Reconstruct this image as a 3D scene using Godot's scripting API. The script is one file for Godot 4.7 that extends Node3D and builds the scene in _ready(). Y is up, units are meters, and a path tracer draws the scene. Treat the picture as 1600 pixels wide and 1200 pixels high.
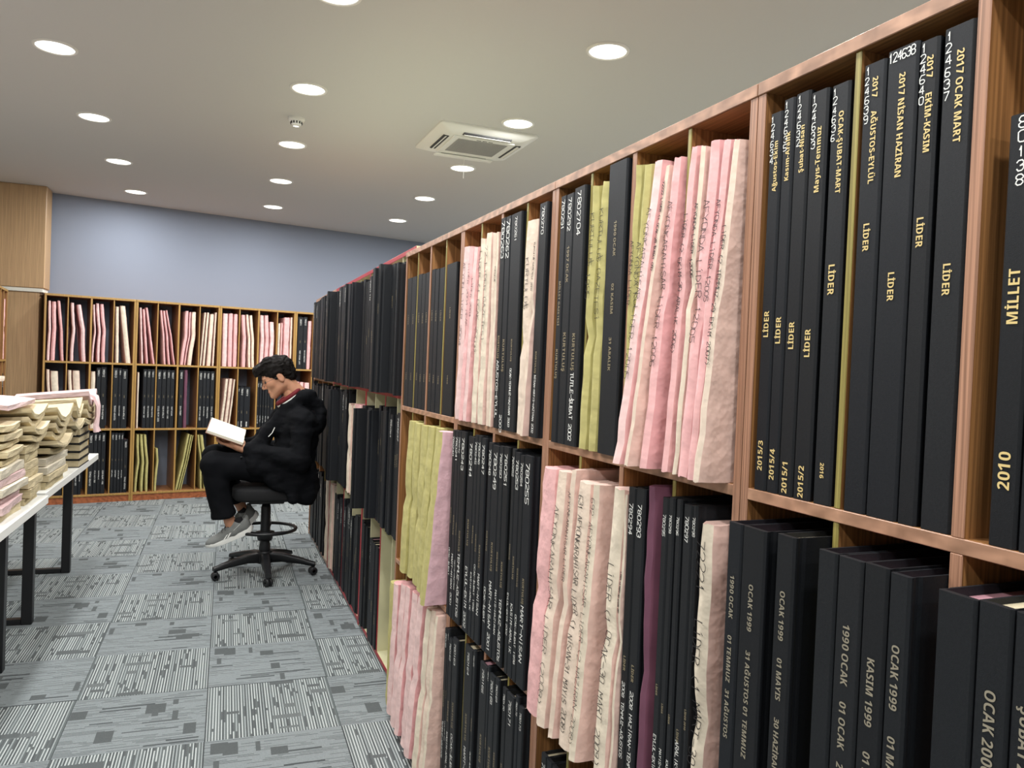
extends Node3D
# An archive room: a long row of bookcases full of bound newspapers, a reader on a stool, tables of paper bundles.

func _ready():
	# camera
	var cam := Camera3D.new()
	cam.name = "camera"
	add_child(cam)
	cam.position = Vector3(0, 1.4269, 0)
	cam.rotation = Vector3(-0.0197, -0.3503, 0.0408)
	cam.fov = rad_to_deg(2.0 * atan(600.0 / 1219.1))
	cam.near = 0.05
	cam.current = true
	# environment
	var env := Environment.new()
	env.background_mode = Environment.BG_COLOR
	env.background_color = Color(0.02, 0.02, 0.02)
	env.tonemap_mode = Environment.TONE_MAPPER_LINEAR
	env.tonemap_exposure = EXPOSURE
	env.sdfgi_enabled = true
	env.ssao_enabled = true
	env.ssil_enabled = true
	var we := WorldEnvironment.new()
	we.name = "environment"
	we.environment = env
	add_child(we)
	make_materials()
	make_frames()
	build_room()
	build_downlights()
	build_bookcases()
	build_shelf_contents()
	build_tables()
	build_piles()
	build_ceiling_fittings()
	build_stool()
	build_person()

const EXPOSURE := 1.0
const LAMP_ENERGY := 1.65
const WALL_TURN := -0.2229
const CEILING := 2.92

var M := {}
var FRAMES := []
var taken := {}

# ---------------------------------------------------------------- helpers
class MB:
	var v := PackedVector3Array()
	var n := PackedVector3Array()
	var uv := PackedVector2Array()
	var has_uv := false
	func tri(a: Vector3, b: Vector3, c: Vector3) -> void:   # counter-clockwise seen from outside
		var m := (b - a).cross(c - a).normalized()
		v.append(a); v.append(c); v.append(b)
		n.append(m); n.append(m); n.append(m)
		if has_uv:
			uv.append(Vector2.ZERO); uv.append(Vector2.ZERO); uv.append(Vector2.ZERO)
	func quad(a: Vector3, b: Vector3, c: Vector3, d: Vector3) -> void:
		tri(a, b, c)
		tri(a, c, d)
	func box(lo: Vector3, hi: Vector3, r := 0.0) -> void:
		# a box whose long edges are chamfered by r
		if r <= 0.0:
			var p := []
			for k in 8:
				p.append(Vector3(hi.x if k & 1 else lo.x, hi.y if k & 2 else lo.y, hi.z if k & 4 else lo.z))
			quad(p[4], p[5], p[7], p[6]); quad(p[1], p[0], p[2], p[3])
			quad(p[0], p[4], p[6], p[2]); quad(p[5], p[1], p[3], p[7])
			quad(p[6], p[7], p[3], p[2]); quad(p[0], p[1], p[5], p[4])
			return
		var c := (lo + hi) * 0.5
		var h := (hi - lo) * 0.5
		for ax in 3:
			for s in [-1.0, 1.0]:
				var u := (ax + 1) % 3
				var w := (ax + 2) % 3
				var q := []
				for k in [[-1, -1], [1, -1], [1, 1], [-1, 1]]:
					var e := Vector3.ZERO
					e[ax] = s * h[ax]
					e[u] = k[0] * (h[u] - r)
					e[w] = k[1] * (h[w] - r)
					q.append(c + e)
				if s > 0: quad(q[0], q[1], q[2], q[3])
				else: quad(q[3], q[2], q[1], q[0])
		for ax in 3:
			var u := (ax + 1) % 3
			var w := (ax + 2) % 3
			for su in [-1.0, 1.0]:
				for sw in [-1.0, 1.0]:
					var q := []
					for k in [[-1, 0], [1, 0], [1, 1], [-1, 1]]:
						var e := Vector3.ZERO
						e[ax] = k[0] * (h[ax] - r)
						e[u] = su * (h[u] - (r if k[1] == 0 else 0.0))
						e[w] = sw * (h[w] - (0.0 if k[1] == 0 else r))
						q.append(c + e)
					var m: Vector3 = (q[1] - q[0]).cross(q[2] - q[0])
					if m.dot(q[0] - c) > 0: quad(q[0], q[1], q[2], q[3])
					else: quad(q[3], q[2], q[1], q[0])
		for sx in [-1.0, 1.0]:
			for sy in [-1.0, 1.0]:
				for sz in [-1.0, 1.0]:
					var a := c + Vector3(sx * h.x, sy * (h.y - r), sz * (h.z - r))
					var b := c + Vector3(sx * (h.x - r), sy * h.y, sz * (h.z - r))
					var d := c + Vector3(sx * (h.x - r), sy * (h.y - r), sz * h.z)
					if (b - a).cross(d - a).dot(a - c) > 0: tri(a, b, d)
					else: tri(a, d, b)
	func sheet(rows: Array, wrap := false, flip := false) -> void:
		# rows of points joined with smooth normals; outside is on the left of row direction x column direction
		var nr := rows.size()
		var nc: int = rows[0].size()
		var nn := []
		for i in nr:
			var a := PackedVector3Array()
			for j in nc:
				var j0 := j - 1
				var j1 := j + 1
				if wrap:
					j0 = (j0 + nc) % nc
					j1 = j1 % nc
				else:
					j0 = maxi(j0, 0)
					j1 = mini(j1, nc - 1)
				var dc: Vector3 = rows[i][j1] - rows[i][j0]
				var dr: Vector3 = rows[mini(i + 1, nr - 1)][j] - rows[maxi(i - 1, 0)][j]
				var m := dc.cross(dr).normalized()
				a.append(-m if flip else m)
			nn.append(a)
		for i in nr - 1:
			for j in (nc if wrap else nc - 1):
				var k := (j + 1) % nc
				var ids := [[i, j], [i, k], [i + 1, k], [i, j], [i + 1, k], [i + 1, j]]
				if not flip:
					ids = [[i, j], [i + 1, k], [i, k], [i, j], [i + 1, j], [i + 1, k]]
				for d in ids:
					v.append(rows[d[0]][d[1]])
					n.append(nn[d[0]][d[1]])
	func fan(ring: Array, flip := false) -> void:
		var c := Vector3.ZERO
		for p in ring: c += p
		c /= ring.size()
		for j in ring.size():
			var k := (j + 1) % ring.size()
			if flip: tri(c, ring[k], ring[j])
			else: tri(c, ring[j], ring[k])
	func tube(path: Array, r: float, sides := 6, r2 := -1.0, caps := true) -> void:
		var rows := []
		var up := Vector3.UP
		for i in path.size():
			var d: Vector3 = (path[mini(i + 1, path.size() - 1)] - path[maxi(i - 1, 0)]).normalized()
			if absf(d.dot(up)) > 0.95: up = Vector3.RIGHT if absf(d.x) < 0.9 else Vector3.BACK
			var a := d.cross(up).normalized()
			var b := a.cross(d).normalized()
			var rr := r if r2 < 0.0 else lerpf(r, r2, float(i) / maxf(1.0, path.size() - 1))
			var ring := []
			for k in sides:
				var t := TAU * k / sides
				ring.append(path[i] + a * cos(t) * rr - b * sin(t) * rr)
			rows.append(ring)
			up = b
		sheet(rows, true)
		if caps:
			fan(rows[0], true)
			fan(rows[-1])
	func lathe(profile: Array, sides := 24, at := Vector3.ZERO) -> void:   # profile: Vector2(radius, y) from bottom to top
		var rows := []
		for p in profile:
			var ring := []
			for k in sides:
				var t := -TAU * k / sides
				ring.append(at + Vector3(cos(t) * p.x, p.y, sin(t) * p.x))
			rows.append(ring)
		sheet(rows, true)
	func prism(poly: PackedVector2Array, y0: float, y1: float) -> void:
		# an outline in (x, z), counter-clockwise seen from +y when z points down the page, pulled up from y0 to y1
		var k := poly.size()
		var f := func(p: Vector2, y: float) -> Vector3: return Vector3(p.x, y, p.y)
		for i in k:
			var a := poly[i]
			var b := poly[(i + 1) % k]
			quad(f.call(a, y0), f.call(b, y0), f.call(b, y1), f.call(a, y1))
		var ids := Geometry2D.triangulate_polygon(poly)
		for i in range(0, ids.size(), 3):
			var a: Vector3 = f.call(poly[ids[i]], y1)
			var b: Vector3 = f.call(poly[ids[i + 1]], y1)
			var c: Vector3 = f.call(poly[ids[i + 2]], y1)
			if (b - a).cross(c - a).y < 0:
				var s := b
				b = c
				c = s
			tri(a, b, c)
			var dn := Vector3(0, y0 - y1, 0)
			tri(a + dn, c + dn, b + dn)
	func move(t: Transform3D, from := 0) -> void:
		for i in range(from, v.size()):
			v[i] = t * v[i]
			n[i] = (t.basis * n[i]).normalized()
	func mesh() -> ArrayMesh:
		var a := []
		a.resize(Mesh.ARRAY_MAX)
		a[Mesh.ARRAY_VERTEX] = v
		a[Mesh.ARRAY_NORMAL] = n
		if has_uv: a[Mesh.ARRAY_TEX_UV] = uv
		var m := ArrayMesh.new()
		m.add_surface_from_arrays(Mesh.PRIMITIVE_TRIANGLES, a)
		return m

func put(mb: MB, called: String, material: Material, parent: Node = null) -> MeshInstance3D:
	return put_mesh(mb.mesh(), called, material, parent)

func put_mesh(mesh: Mesh, called: String, material: Material, parent: Node = null) -> MeshInstance3D:
	var o := MeshInstance3D.new()
	o.mesh = mesh
	o.material_override = material
	if parent == null:
		o.name = numbered(called)
		add_child(o)
	else:
		o.name = called
		parent.add_child(o, true)
	return o

func numbered(called: String) -> String:
	var k: int = taken.get(called, -1) + 1
	taken[called] = k
	return called if k == 0 else "%s_%03d" % [called, k]

func thing(called: String, label: String, category: String, at := Transform3D.IDENTITY, group := "") -> Node3D:
	var o := Node3D.new()
	o.name = numbered(called)
	add_child(o)
	o.transform = at
	tag(o, label, category, group)
	return o

func tag(o: Node, label: String, category: String, group := "") -> void:
	o.set_meta("label", label)
	o.set_meta("category", category)
	if group != "": o.set_meta("group", group)

func structure(o: Node, label := "") -> Node:
	o.set_meta("kind", "structure")
	if label != "":
		o.set_meta("label", label)
	return o

func rng(s: int) -> RandomNumberGenerator:
	var r := RandomNumberGenerator.new()
	r.seed = s * 7919 + 13
	return r

const ORDINAL := ["first", "second", "third", "fourth", "fifth", "sixth", "seventh", "eighth", "ninth", "tenth", "eleventh", "twelfth", "thirteenth", "fourteenth", "fifteenth", "sixteenth", "seventeenth", "eighteenth", "nineteenth", "twentieth", "twenty-first", "twenty-second", "twenty-third", "twenty-fourth"]

# ---------------------------------------------------------------- materials
func noise_image(size: int, freq: float, octaves: int, s: int, lo: float, hi: float, kind := FastNoiseLite.TYPE_SIMPLEX_SMOOTH) -> Image:
	var f := FastNoiseLite.new()
	f.seed = s
	f.noise_type = kind
	f.frequency = freq
	f.fractal_octaves = octaves
	var src := f.get_seamless_image(size, size, false, false, 0.15, true)
	var im := Image.create(size, size, true, Image.FORMAT_RGB8)
	for y in size:
		for x in size:
			var t: float = lerpf(lo, hi, src.get_pixel(x, y).r)
			im.set_pixel(x, y, Color(t, t, t))
	im.generate_mipmaps()
	return im

func normal_image(size: int, freq: float, octaves: int, s: int, strength: float, kind := FastNoiseLite.TYPE_SIMPLEX_SMOOTH) -> ImageTexture:
	var im := noise_image(size, freq, octaves, s, 0.0, 1.0, kind)
	im.clear_mipmaps()
	im.bump_map_to_normal_map(strength)
	im.generate_mipmaps()
	return ImageTexture.create_from_image(im)

func mat(color: Color, rough: float, tex: Texture2D = null, scale := Vector3.ONE, nrm: Texture2D = null, nscale := 0.5, world := true) -> StandardMaterial3D:
	var m := StandardMaterial3D.new()
	m.albedo_color = color
	m.roughness = rough
	if tex or nrm:
		m.uv1_triplanar = true
		m.uv1_world_triplanar = world
		m.uv1_scale = scale
	if tex: m.albedo_texture = tex
	if nrm:
		m.normal_enabled = true
		m.normal_texture = nrm
		m.normal_scale = nscale
	return m

func wood_texture(s: int) -> ImageTexture:
	# grain runs along y of the picture
	var a := FastNoiseLite.new()
	a.seed = s
	a.frequency = 0.03
	a.fractal_octaves = 4
	var b := FastNoiseLite.new()
	b.seed = s + 5
	b.frequency = 0.012
	var im := Image.create(256, 256, true, Image.FORMAT_RGB8)
	for y in 256:
		for x in 256:
			# tiles by mixing with its own shifted copy
			var w := 0.0
			var tot := 0.0
			for k in [[0, 0], [-256, 0], [0, -256], [-256, -256]]:
				var ux := (1.0 - x / 256.0) if k[0] == 0 else x / 256.0
				var uy := (1.0 - y / 256.0) if k[1] == 0 else y / 256.0
				var wt: float = ux * uy
				var px: float = x + k[0]
				var py: float = y + k[1]
				var g := a.get_noise_2d(px * 6.0, py * 0.35) * 0.9 + 0.5 * sin(px * 0.5 + 14.0 * b.get_noise_2d(px, py * 0.3))
				w += g * wt
				tot += wt * wt
			var t := clampf(0.86 + 0.16 * w / sqrt(tot), 0.55, 1.0)
			im.set_pixel(x, y, Color(t, t * (0.93 + 0.07 * t), t * (0.86 + 0.14 * t)))
	im.generate_mipmaps()
	return ImageTexture.create_from_image(im)

func carpet_texture(s: int, ribs: bool) -> ImageTexture:
	# ribs: pale yarn lines running up the picture; otherwise a paler ground with short dark dashes across it
	var r := rng(s)
	var im := Image.create(512, 512, true, Image.FORMAT_RGB8)
	var dark := Color(0.27, 0.29, 0.295)
	var mid := Color(0.33, 0.35, 0.355)
	var ground := Color(0.36, 0.385, 0.39) if ribs else Color(0.515, 0.545, 0.55)
	im.fill(ground)
	if ribs:
		var x := 3
		while x < 508:
			var w := 5 if r.randf() < 0.7 else 4
			im.fill_rect(Rect2i(x, 0, w, 512), Color(0.7, 0.725, 0.72) if r.randf() < 0.75 else Color(0.58, 0.605, 0.605))
			if r.randf() < 0.35: im.fill_rect(Rect2i(x + 6, 0, 4, 512), dark)
			# each line breaks off once or twice
			for k in 2:
				if r.randf() < 0.42: im.fill_rect(Rect2i(x - 1, r.randi_range(-40, 500), 7, r.randi_range(20, 110)), mid)
			x += 11
		for k in 7:
			var w := r.randi_range(40, 150)
			var h := r.randi_range(16, 40)
			im.fill_rect(Rect2i(r.randi_range(0, 511 - w), r.randi_range(0, 511 - h), w, h), mid if r.randf() < 0.6 else Color(0.39, 0.41, 0.415))
		im.fill_rect(Rect2i(0, 0, 4, 512), dark)
	else:
		var y := 4
		while y < 506:
			im.fill_rect(Rect2i(0, y, 512, 3), Color(0.45, 0.478, 0.483))
			var x := r.randi_range(-60, 20)
			while x < 512:
				var w := r.randi_range(40, 220)
				if r.randf() < 0.6: im.fill_rect(Rect2i(x, y, w, 4), dark if r.randf() < 0.55 else mid)
				x += w + r.randi_range(20, 90)
			y += 11
		for k in 9:
			var w := r.randi_range(60, 230)
			im.fill_rect(Rect2i(r.randi_range(0, 511 - w), r.randi_range(0, 500), w, r.randi_range(8, 13)), dark)
		for k in 4:
			var w := r.randi_range(40, 84)
			var h := r.randi_range(50, 96)
			im.fill_rect(Rect2i(r.randi_range(0, 511 - w), r.randi_range(0, 511 - h), w, h), Color(0.31, 0.33, 0.335))
		for k in 3:
			im.fill_rect(Rect2i(r.randi_range(0, 480), r.randi_range(0, 420), r.randi_range(16, 26), r.randi_range(50, 90)), Color(0.32, 0.34, 0.345))
		im.fill_rect(Rect2i(0, 0, 512, 4), dark)
	# fleck of the yarn
	for y in 512:
		for x in 512:
			var c := im.get_pixel(x, y)
			var k := 0.88 + 0.24 * r.randf()
			im.set_pixel(x, y, Color(c.r * k, c.g * k, c.b * k))
	im.generate_mipmaps()
	return ImageTexture.create_from_image(im)

func make_materials():
	var wood := wood_texture(3)
	var fine := ImageTexture.create_from_image(noise_image(256, 0.06, 4, 11, 0.8, 1.0))
	var soft := ImageTexture.create_from_image(noise_image(256, 0.02, 3, 12, 0.9, 1.0))
	var crumple := normal_image(256, 0.02, 4, 21, 9.0, FastNoiseLite.TYPE_CELLULAR)
	var weave := normal_image(256, 0.25, 2, 22, 5.0)
	var strata := ImageTexture.create_from_image(noise_image(256, 0.06, 4, 11, 0.62, 1.0))
	# row of wooden bookcases: grain upright, grain along the row, grain along the depth
	M.wood_v = mat(Color(0.69, 0.49, 0.3), 0.42, wood, Vector3(5, 0.55, 5))
	M.wood_h = mat(Color(0.69, 0.49, 0.3), 0.42, wood, Vector3(5, 5, 0.55))
	M.wood_x = mat(Color(0.72, 0.5, 0.31), 0.42, wood, Vector3(0.55, 5, 5))
	M.edge_v = mat(Color(0.74, 0.555, 0.45), 0.4, wood, Vector3(7, 0.6, 7))
	M.edge_h = mat(Color(0.76, 0.585, 0.475), 0.4, wood, Vector3(7, 7, 0.6))
	M.edge_green = mat(Color(0.66, 0.61, 0.34), 0.4, wood, Vector3(7, 0.6, 7))
	M.edge_back = mat(Color(0.76, 0.6, 0.33), 0.4, wood, Vector3(7, 0.6, 7))
	M.plinth = mat(Color(0.72, 0.42, 0.26), 0.4, wood, Vector3(0.7, 6, 6))
	M.board_cream = mat(Color(0.85, 0.83, 0.68), 0.5, soft, Vector3(1, 1, 1))
	M.red_edge = mat(Color(0.62, 0.1, 0.15), 0.4)
	M.panel = mat(Color(0.82, 0.685, 0.52), 0.45, wood, Vector3(9, 0.4, 9))
	M.ledge = mat(Color(0.9, 0.9, 0.86), 0.5)
	M.wall = mat(Color(0.51, 0.54, 0.6), 0.8)
	M.wall_plain = mat(Color(0.72, 0.71, 0.68), 0.8, soft, Vector3(0.6, 0.6, 0.6))
	M.ceiling = mat(Color(0.775, 0.775, 0.768), 0.9)
	M.slab = mat(Color(0.42, 0.44, 0.445), 0.95)
	M.carpet_ribs = []
	M.carpet_dash = []
	for k in 3:
		for ribs in [true, false]:
			var m := StandardMaterial3D.new()
			m.albedo_texture = carpet_texture(40 + k * 2 + int(ribs), ribs)
			m.roughness = 0.95
			(M.carpet_ribs if ribs else M.carpet_dash).append(m)
	M.cover = []
	for c in [Color(0.11, 0.122, 0.14), Color(0.098, 0.107, 0.124), Color(0.122, 0.131, 0.147), Color(0.102, 0.115, 0.138)]:
		M.cover.append(mat(c, 0.55, fine, Vector3(14, 14, 14), weave, 0.12))
		M.cover[-1].metallic_specular = 0.38
	M.pages = mat(Color(0.86, 0.81, 0.68), 0.85, fine, Vector3(60, 4, 60))
	M.pages_pink = mat(Color(0.76, 0.56, 0.6), 0.85, fine, Vector3(60, 4, 60))
	M.paper = {
		"p": [mat(Color(0.93, 0.705, 0.7), 0.8, soft, Vector3(3, 3, 3), crumple, 0.35), mat(Color(0.94, 0.745, 0.735), 0.8, soft, Vector3(3, 3, 3), crumple, 0.35), mat(Color(0.9, 0.665, 0.665), 0.8, soft, Vector3(3, 3, 3), crumple, 0.35)],
		"c": [mat(Color(0.92, 0.785, 0.73), 0.8, soft, Vector3(3, 3, 3), crumple, 0.35), mat(Color(0.9, 0.76, 0.71), 0.8, soft, Vector3(3, 3, 3), crumple, 0.35)],
		"y": [mat(Color(0.745, 0.71, 0.46), 0.8, soft, Vector3(3, 3, 3), crumple, 0.3), mat(Color(0.715, 0.68, 0.42), 0.8, soft, Vector3(3, 3, 3), crumple, 0.3)],
		"m": [mat(Color(0.5, 0.3, 0.38), 0.7, soft, Vector3(3, 3, 3))],
		"q": [mat(Color(0.9, 0.74, 0.77), 0.8, soft, Vector3(3, 3, 3), crumple, 0.3)],
	}
	M.spine = {
		"p": [mat(Color(0.95, 0.815, 0.8), 0.8, soft, Vector3(4, 4, 4), crumple, 0.35), mat(Color(0.95, 0.74, 0.735), 0.8, soft, Vector3(4, 4, 4), crumple, 0.35)],
		"c": [mat(Color(0.93, 0.875, 0.79), 0.8, soft, Vector3(4, 4, 4), crumple, 0.35), mat(Color(0.93, 0.85, 0.775), 0.8, soft, Vector3(4, 4, 4), crumple, 0.35)],
		"y": [mat(Color(0.77, 0.735, 0.48), 0.8, soft, Vector3(4, 4, 4), crumple, 0.3)],
		"m": [mat(Color(0.45, 0.27, 0.35), 0.7, soft, Vector3(3, 3, 3))],
		"q": [mat(Color(0.77, 0.735, 0.48), 0.8, soft, Vector3(4, 4, 4), crumple, 0.3)],
	}
	M.ink = {
		"w": mat(Color(0.95, 0.95, 0.93), 0.6),
		"g": mat(Color(0.87, 0.77, 0.52), 0.45),
		"s": mat(Color(0.58, 0.55, 0.48), 0.5),
		"d": mat(Color(0.56, 0.51, 0.4), 0.5),
		"b": mat(Color(0.1, 0.09, 0.1), 0.7),
	}
	M.bundle_top = [mat(Color(0.93, 0.8, 0.8), 0.85, soft, Vector3(3, 3, 3), crumple, 0.2), mat(Color(0.9, 0.86, 0.78), 0.85, soft, Vector3(3, 3, 3), crumple, 0.2), mat(Color(0.88, 0.82, 0.68), 0.85, soft, Vector3(3, 3, 3), crumple, 0.2)]
	M.bundle_edge = [mat(Color(0.93, 0.81, 0.8), 0.9, strata, Vector3(1, 45, 1)), mat(Color(0.92, 0.88, 0.79), 0.9, strata, Vector3(1, 45, 1)), mat(Color(0.86, 0.79, 0.62), 0.9, strata, Vector3(1, 45, 1)), mat(Color(0.9, 0.83, 0.67), 0.9, strata, Vector3(1, 45, 1))]
	M.table_top = mat(Color(0.9, 0.9, 0.88), 0.4)
	M.black_metal = mat(Color(0.085, 0.088, 0.1), 0.4)
	M.black_plastic = mat(Color(0.105, 0.108, 0.118), 0.45)
	M.seat = mat(Color(0.075, 0.078, 0.09), 0.85, fine, Vector3(8, 8, 8), weave, 0.4)
	M.white_plastic = mat(Color(0.88, 0.88, 0.86), 0.4)
	M.vent_dark = mat(Color(0.2, 0.2, 0.2), 0.6)
	M.grille = mat(Color(0.63, 0.63, 0.62), 0.6)
	M.metal = mat(Color(0.75, 0.76, 0.78), 0.25)
	M.metal.metallic = 0.9
	var glow := StandardMaterial3D.new()
	glow.albedo_color = Color(1, 1, 1)
	glow.emission_enabled = true
	glow.emission = Color(1.0, 0.985, 0.96)
	glow.emission_energy_multiplier = 4.0
	M.lamp_diffuser = glow
	M.skin = mat(Color(0.79, 0.575, 0.455), 0.55)
	M.skin.subsurf_scatter_enabled = true
	M.skin.subsurf_scatter_strength = 0.1
	M.lips = mat(Color(0.68, 0.4, 0.34), 0.5)
	M.hair = mat(Color(0.1, 0.085, 0.078), 0.55, fine, Vector3(30, 6, 30), weave, 0.8)
	M.hair.metallic_specular = 0.25
	M.coat = mat(Color(0.062, 0.067, 0.082), 0.9, fine, Vector3(10, 10, 10), weave, 0.5)
	M.trousers = mat(Color(0.066, 0.072, 0.088), 0.85, fine, Vector3(10, 10, 10), weave, 0.4)
	M.coat.metallic_specular = 0.25
	M.trousers.metallic_specular = 0.25
	M.maroon = mat(Color(0.47, 0.07, 0.12), 0.8, fine, Vector3(10, 10, 10))
	M.white_cloth = mat(Color(0.9, 0.9, 0.88), 0.8)
	M.shoe = mat(Color(0.52, 0.53, 0.52), 0.8, fine, Vector3(14, 14, 14), weave, 0.4)
	M.shoe_dark = mat(Color(0.38, 0.39, 0.39), 0.8, fine, Vector3(14, 14, 14))
	M.sole = mat(Color(0.92, 0.92, 0.9), 0.5)
	M.sock = mat(Color(0.09, 0.09, 0.1), 0.9)
	M.book_paper = mat(Color(0.93, 0.91, 0.84), 0.8)
	M.book_cover = mat(Color(0.45, 0.3, 0.22), 0.6)
	M.wire = mat(Color(0.35, 0.33, 0.32), 0.3)
	M.wire.metallic = 0.6
	M.eye = mat(Color(0.12, 0.08, 0.06), 0.2)

func make_frames():
	# local x runs along the shelf to the right as one faces it, z comes out of the shelf
	for f in [[Vector3(0.805, 0, 0), Vector3(0.0385, 0, 1)], [Vector3(0.785, 0, 0), Vector3(0.017, 0, 1)], [Vector3(0, 0, -8.4901), Vector3(1, 0, tan(WALL_TURN))], [Vector3(-1.847, 0, -8.036), Vector3(-0.107, 0, -0.994)]]:
		var u: Vector3 = f[1].normalized()
		FRAMES.append(Transform3D(Basis(u, Vector3.UP, u.cross(Vector3.UP)), f[0]))

# ---------------------------------------------------------------- the room
func build_room():
	var mb := MB.new()
	mb.box(Vector3(-2.6, -0.2, -10.2), Vector3(3.7, -0.006, 3.2))
	var floor_slab = structure(put(mb, "floor", M.slab), "grey carpet tiled floor")
	# carpet tiles, laid quarter-turned to each other
	var tiles := []
	for ribs in [true, false]:
		for k in 3:
			var t := MB.new()
			t.box(Vector3(-0.2494, -0.006, -0.2494), Vector3(0.2494, 0.0, 0.2494), 0.0012)
			t.has_uv = true
			for p in t.v: t.uv.append(Vector2(p.x / 0.5 + 0.5, p.z / 0.5 + 0.5))
			tiles.append([t.mesh(), (M.carpet_ribs if ribs else M.carpet_dash)[k]])
	var r := rng(5)
	for c in range(-5, 8):
		for k in range(-12, 14):
			var at := Vector3(-0.036 + 0.5 * c + 0.25, 0, -(3.0608 + 0.5 * k + 0.25))
			if at.z > 3.0 or at.z - 0.25 < -8.9 + at.x * tan(WALL_TURN) - 0.12: continue
			var ribs := posmod(c + k, 2) == 0
			var pick: Array = tiles[(0 if ribs else 3) + r.randi() % 3]
			var o := put_mesh(pick[0], "carpet_tile", pick[1], floor_slab)
			o.position = at
			if r.randf() < 0.5: o.rotation.y = PI
	mb = MB.new()
	mb.box(Vector3(-2.6, CEILING, -10.2), Vector3(3.7, CEILING + 0.15, 3.2))
	structure(put(mb, "ceiling", M.ceiling), "plain off-white plaster ceiling")
	# the back wall stands askew to the carpet
	mb = MB.new()
	mb.box(Vector3(-2.75, 0, -0.2), Vector3(3.75, CEILING, 0))
	mb.move(Transform3D(Basis(Vector3(1, 0, tan(WALL_TURN)).normalized(), Vector3.UP, Vector3(-tan(WALL_TURN), 0, 1).normalized()), Vector3(0, 0, -8.8901)))
	structure(put(mb, "wall_back", M.wall), "blue grey painted back wall")
	mb = MB.new()
	mb.box(Vector3(-2.6, 0, -9.0), Vector3(-2.42, CEILING, 3.2))
	structure(put(mb, "wall_left", M.wall_plain), "plain light wall on the left")
	mb = MB.new()
	mb.box(Vector3(3.5, 0, -10.2), Vector3(3.7, CEILING, 3.2))
	structure(put(mb, "wall_right", M.wall_plain), "plain light wall on the right")
	mb = MB.new()
	mb.box(Vector3(-2.6, 0, 3.0), Vector3(3.7, CEILING, 3.2))
	structure(put(mb, "wall_front", M.wall_plain), "plain light wall behind the camera")
	# wood panelled pier in the left corner: an upper box on a pale ledge over a narrower panel
	mb = MB.new()
	mb.box(Vector3(-2.42, 1.985, -8.45), Vector3(-1.6, CEILING, -8.22), 0.006)
	var pier = put(mb, "wall_pier", M.panel)
	structure(pier, "light wood panelled pier in the left corner")
	mb = MB.new()
	mb.box(Vector3(-2.42, 1.95, -8.44), Vector3(-1.612, 1.985, -8.23), 0.003)
	put(mb, "ledge", M.ledge, pier)
	mb = MB.new()
	mb.box(Vector3(-2.42, 0, -8.44), Vector3(-1.645, 1.95, -8.25), 0.004)
	put(mb, "lower_panel", M.panel, pier)

func build_downlights():
	var disc := MB.new()
	disc.lathe([Vector2(0.0, -0.004), Vector2(0.083, -0.004), Vector2(0.087, 0.0)], 32)
	var ring := MB.new()
	ring.lathe([Vector2(0.086, 0.004), Vector2(0.087, -0.007), Vector2(0.098, -0.007), Vector2(0.102, 0.0)], 32)
	var dm := disc.mesh()
	var rm := ring.mesh()
	var side := ["left ceiling row", "middle ceiling row", "right ceiling row", "ceiling row behind the bookcases"]
	var xs := [-0.8467, 0.3716, 1.6126, 2.85]
	for c in 4:
		for k in 9:
			var z: float = -(4.465 + 1.1943 * (3 - k))
			if z < -8.7 or z > 2.5: continue
			var t := thing("downlight", "round white downlight, %s from the back in the %s" % [ORDINAL[k], side[c]], "ceiling light", Transform3D(Basis.IDENTITY, Vector3(xs[c], CEILING - 0.001, z + 0.03 * (1 - mini(c, 2)))), "round ceiling downlights")
			put_mesh(rm, "trim_ring", M.white_plastic, t)
			put_mesh(dm, "light_diffuser", M.lamp_diffuser, t)
			var l := AreaLight3D.new()
			l.name = "lamp"
			l.area_size = Vector2(0.15, 0.15)
			l.light_color = Color(1.0, 1.0, 0.995)
			l.light_energy = LAMP_ENERGY
			l.area_range = 14.0
			l.area_attenuation = 2.0
			l.shadow_enabled = true
			l.rotation_degrees.x = -90
			l.position.y = -0.012
			t.add_child(l)

# ---------------------------------------------------------------- bookcases
func panel(parent: Node, called: String, lo: Vector3, hi: Vector3, m: Material, edge: Material) -> MeshInstance3D:
	var mb := MB.new()
	mb.box(lo, hi)
	var o := put(mb, called, m, parent)
	mb = MB.new()
	mb.box(Vector3(lo.x, lo.y, hi.z), Vector3(hi.x, hi.y, hi.z + 0.0025), 0.001)
	put(mb, "edge_band", edge, o)
	return o

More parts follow.
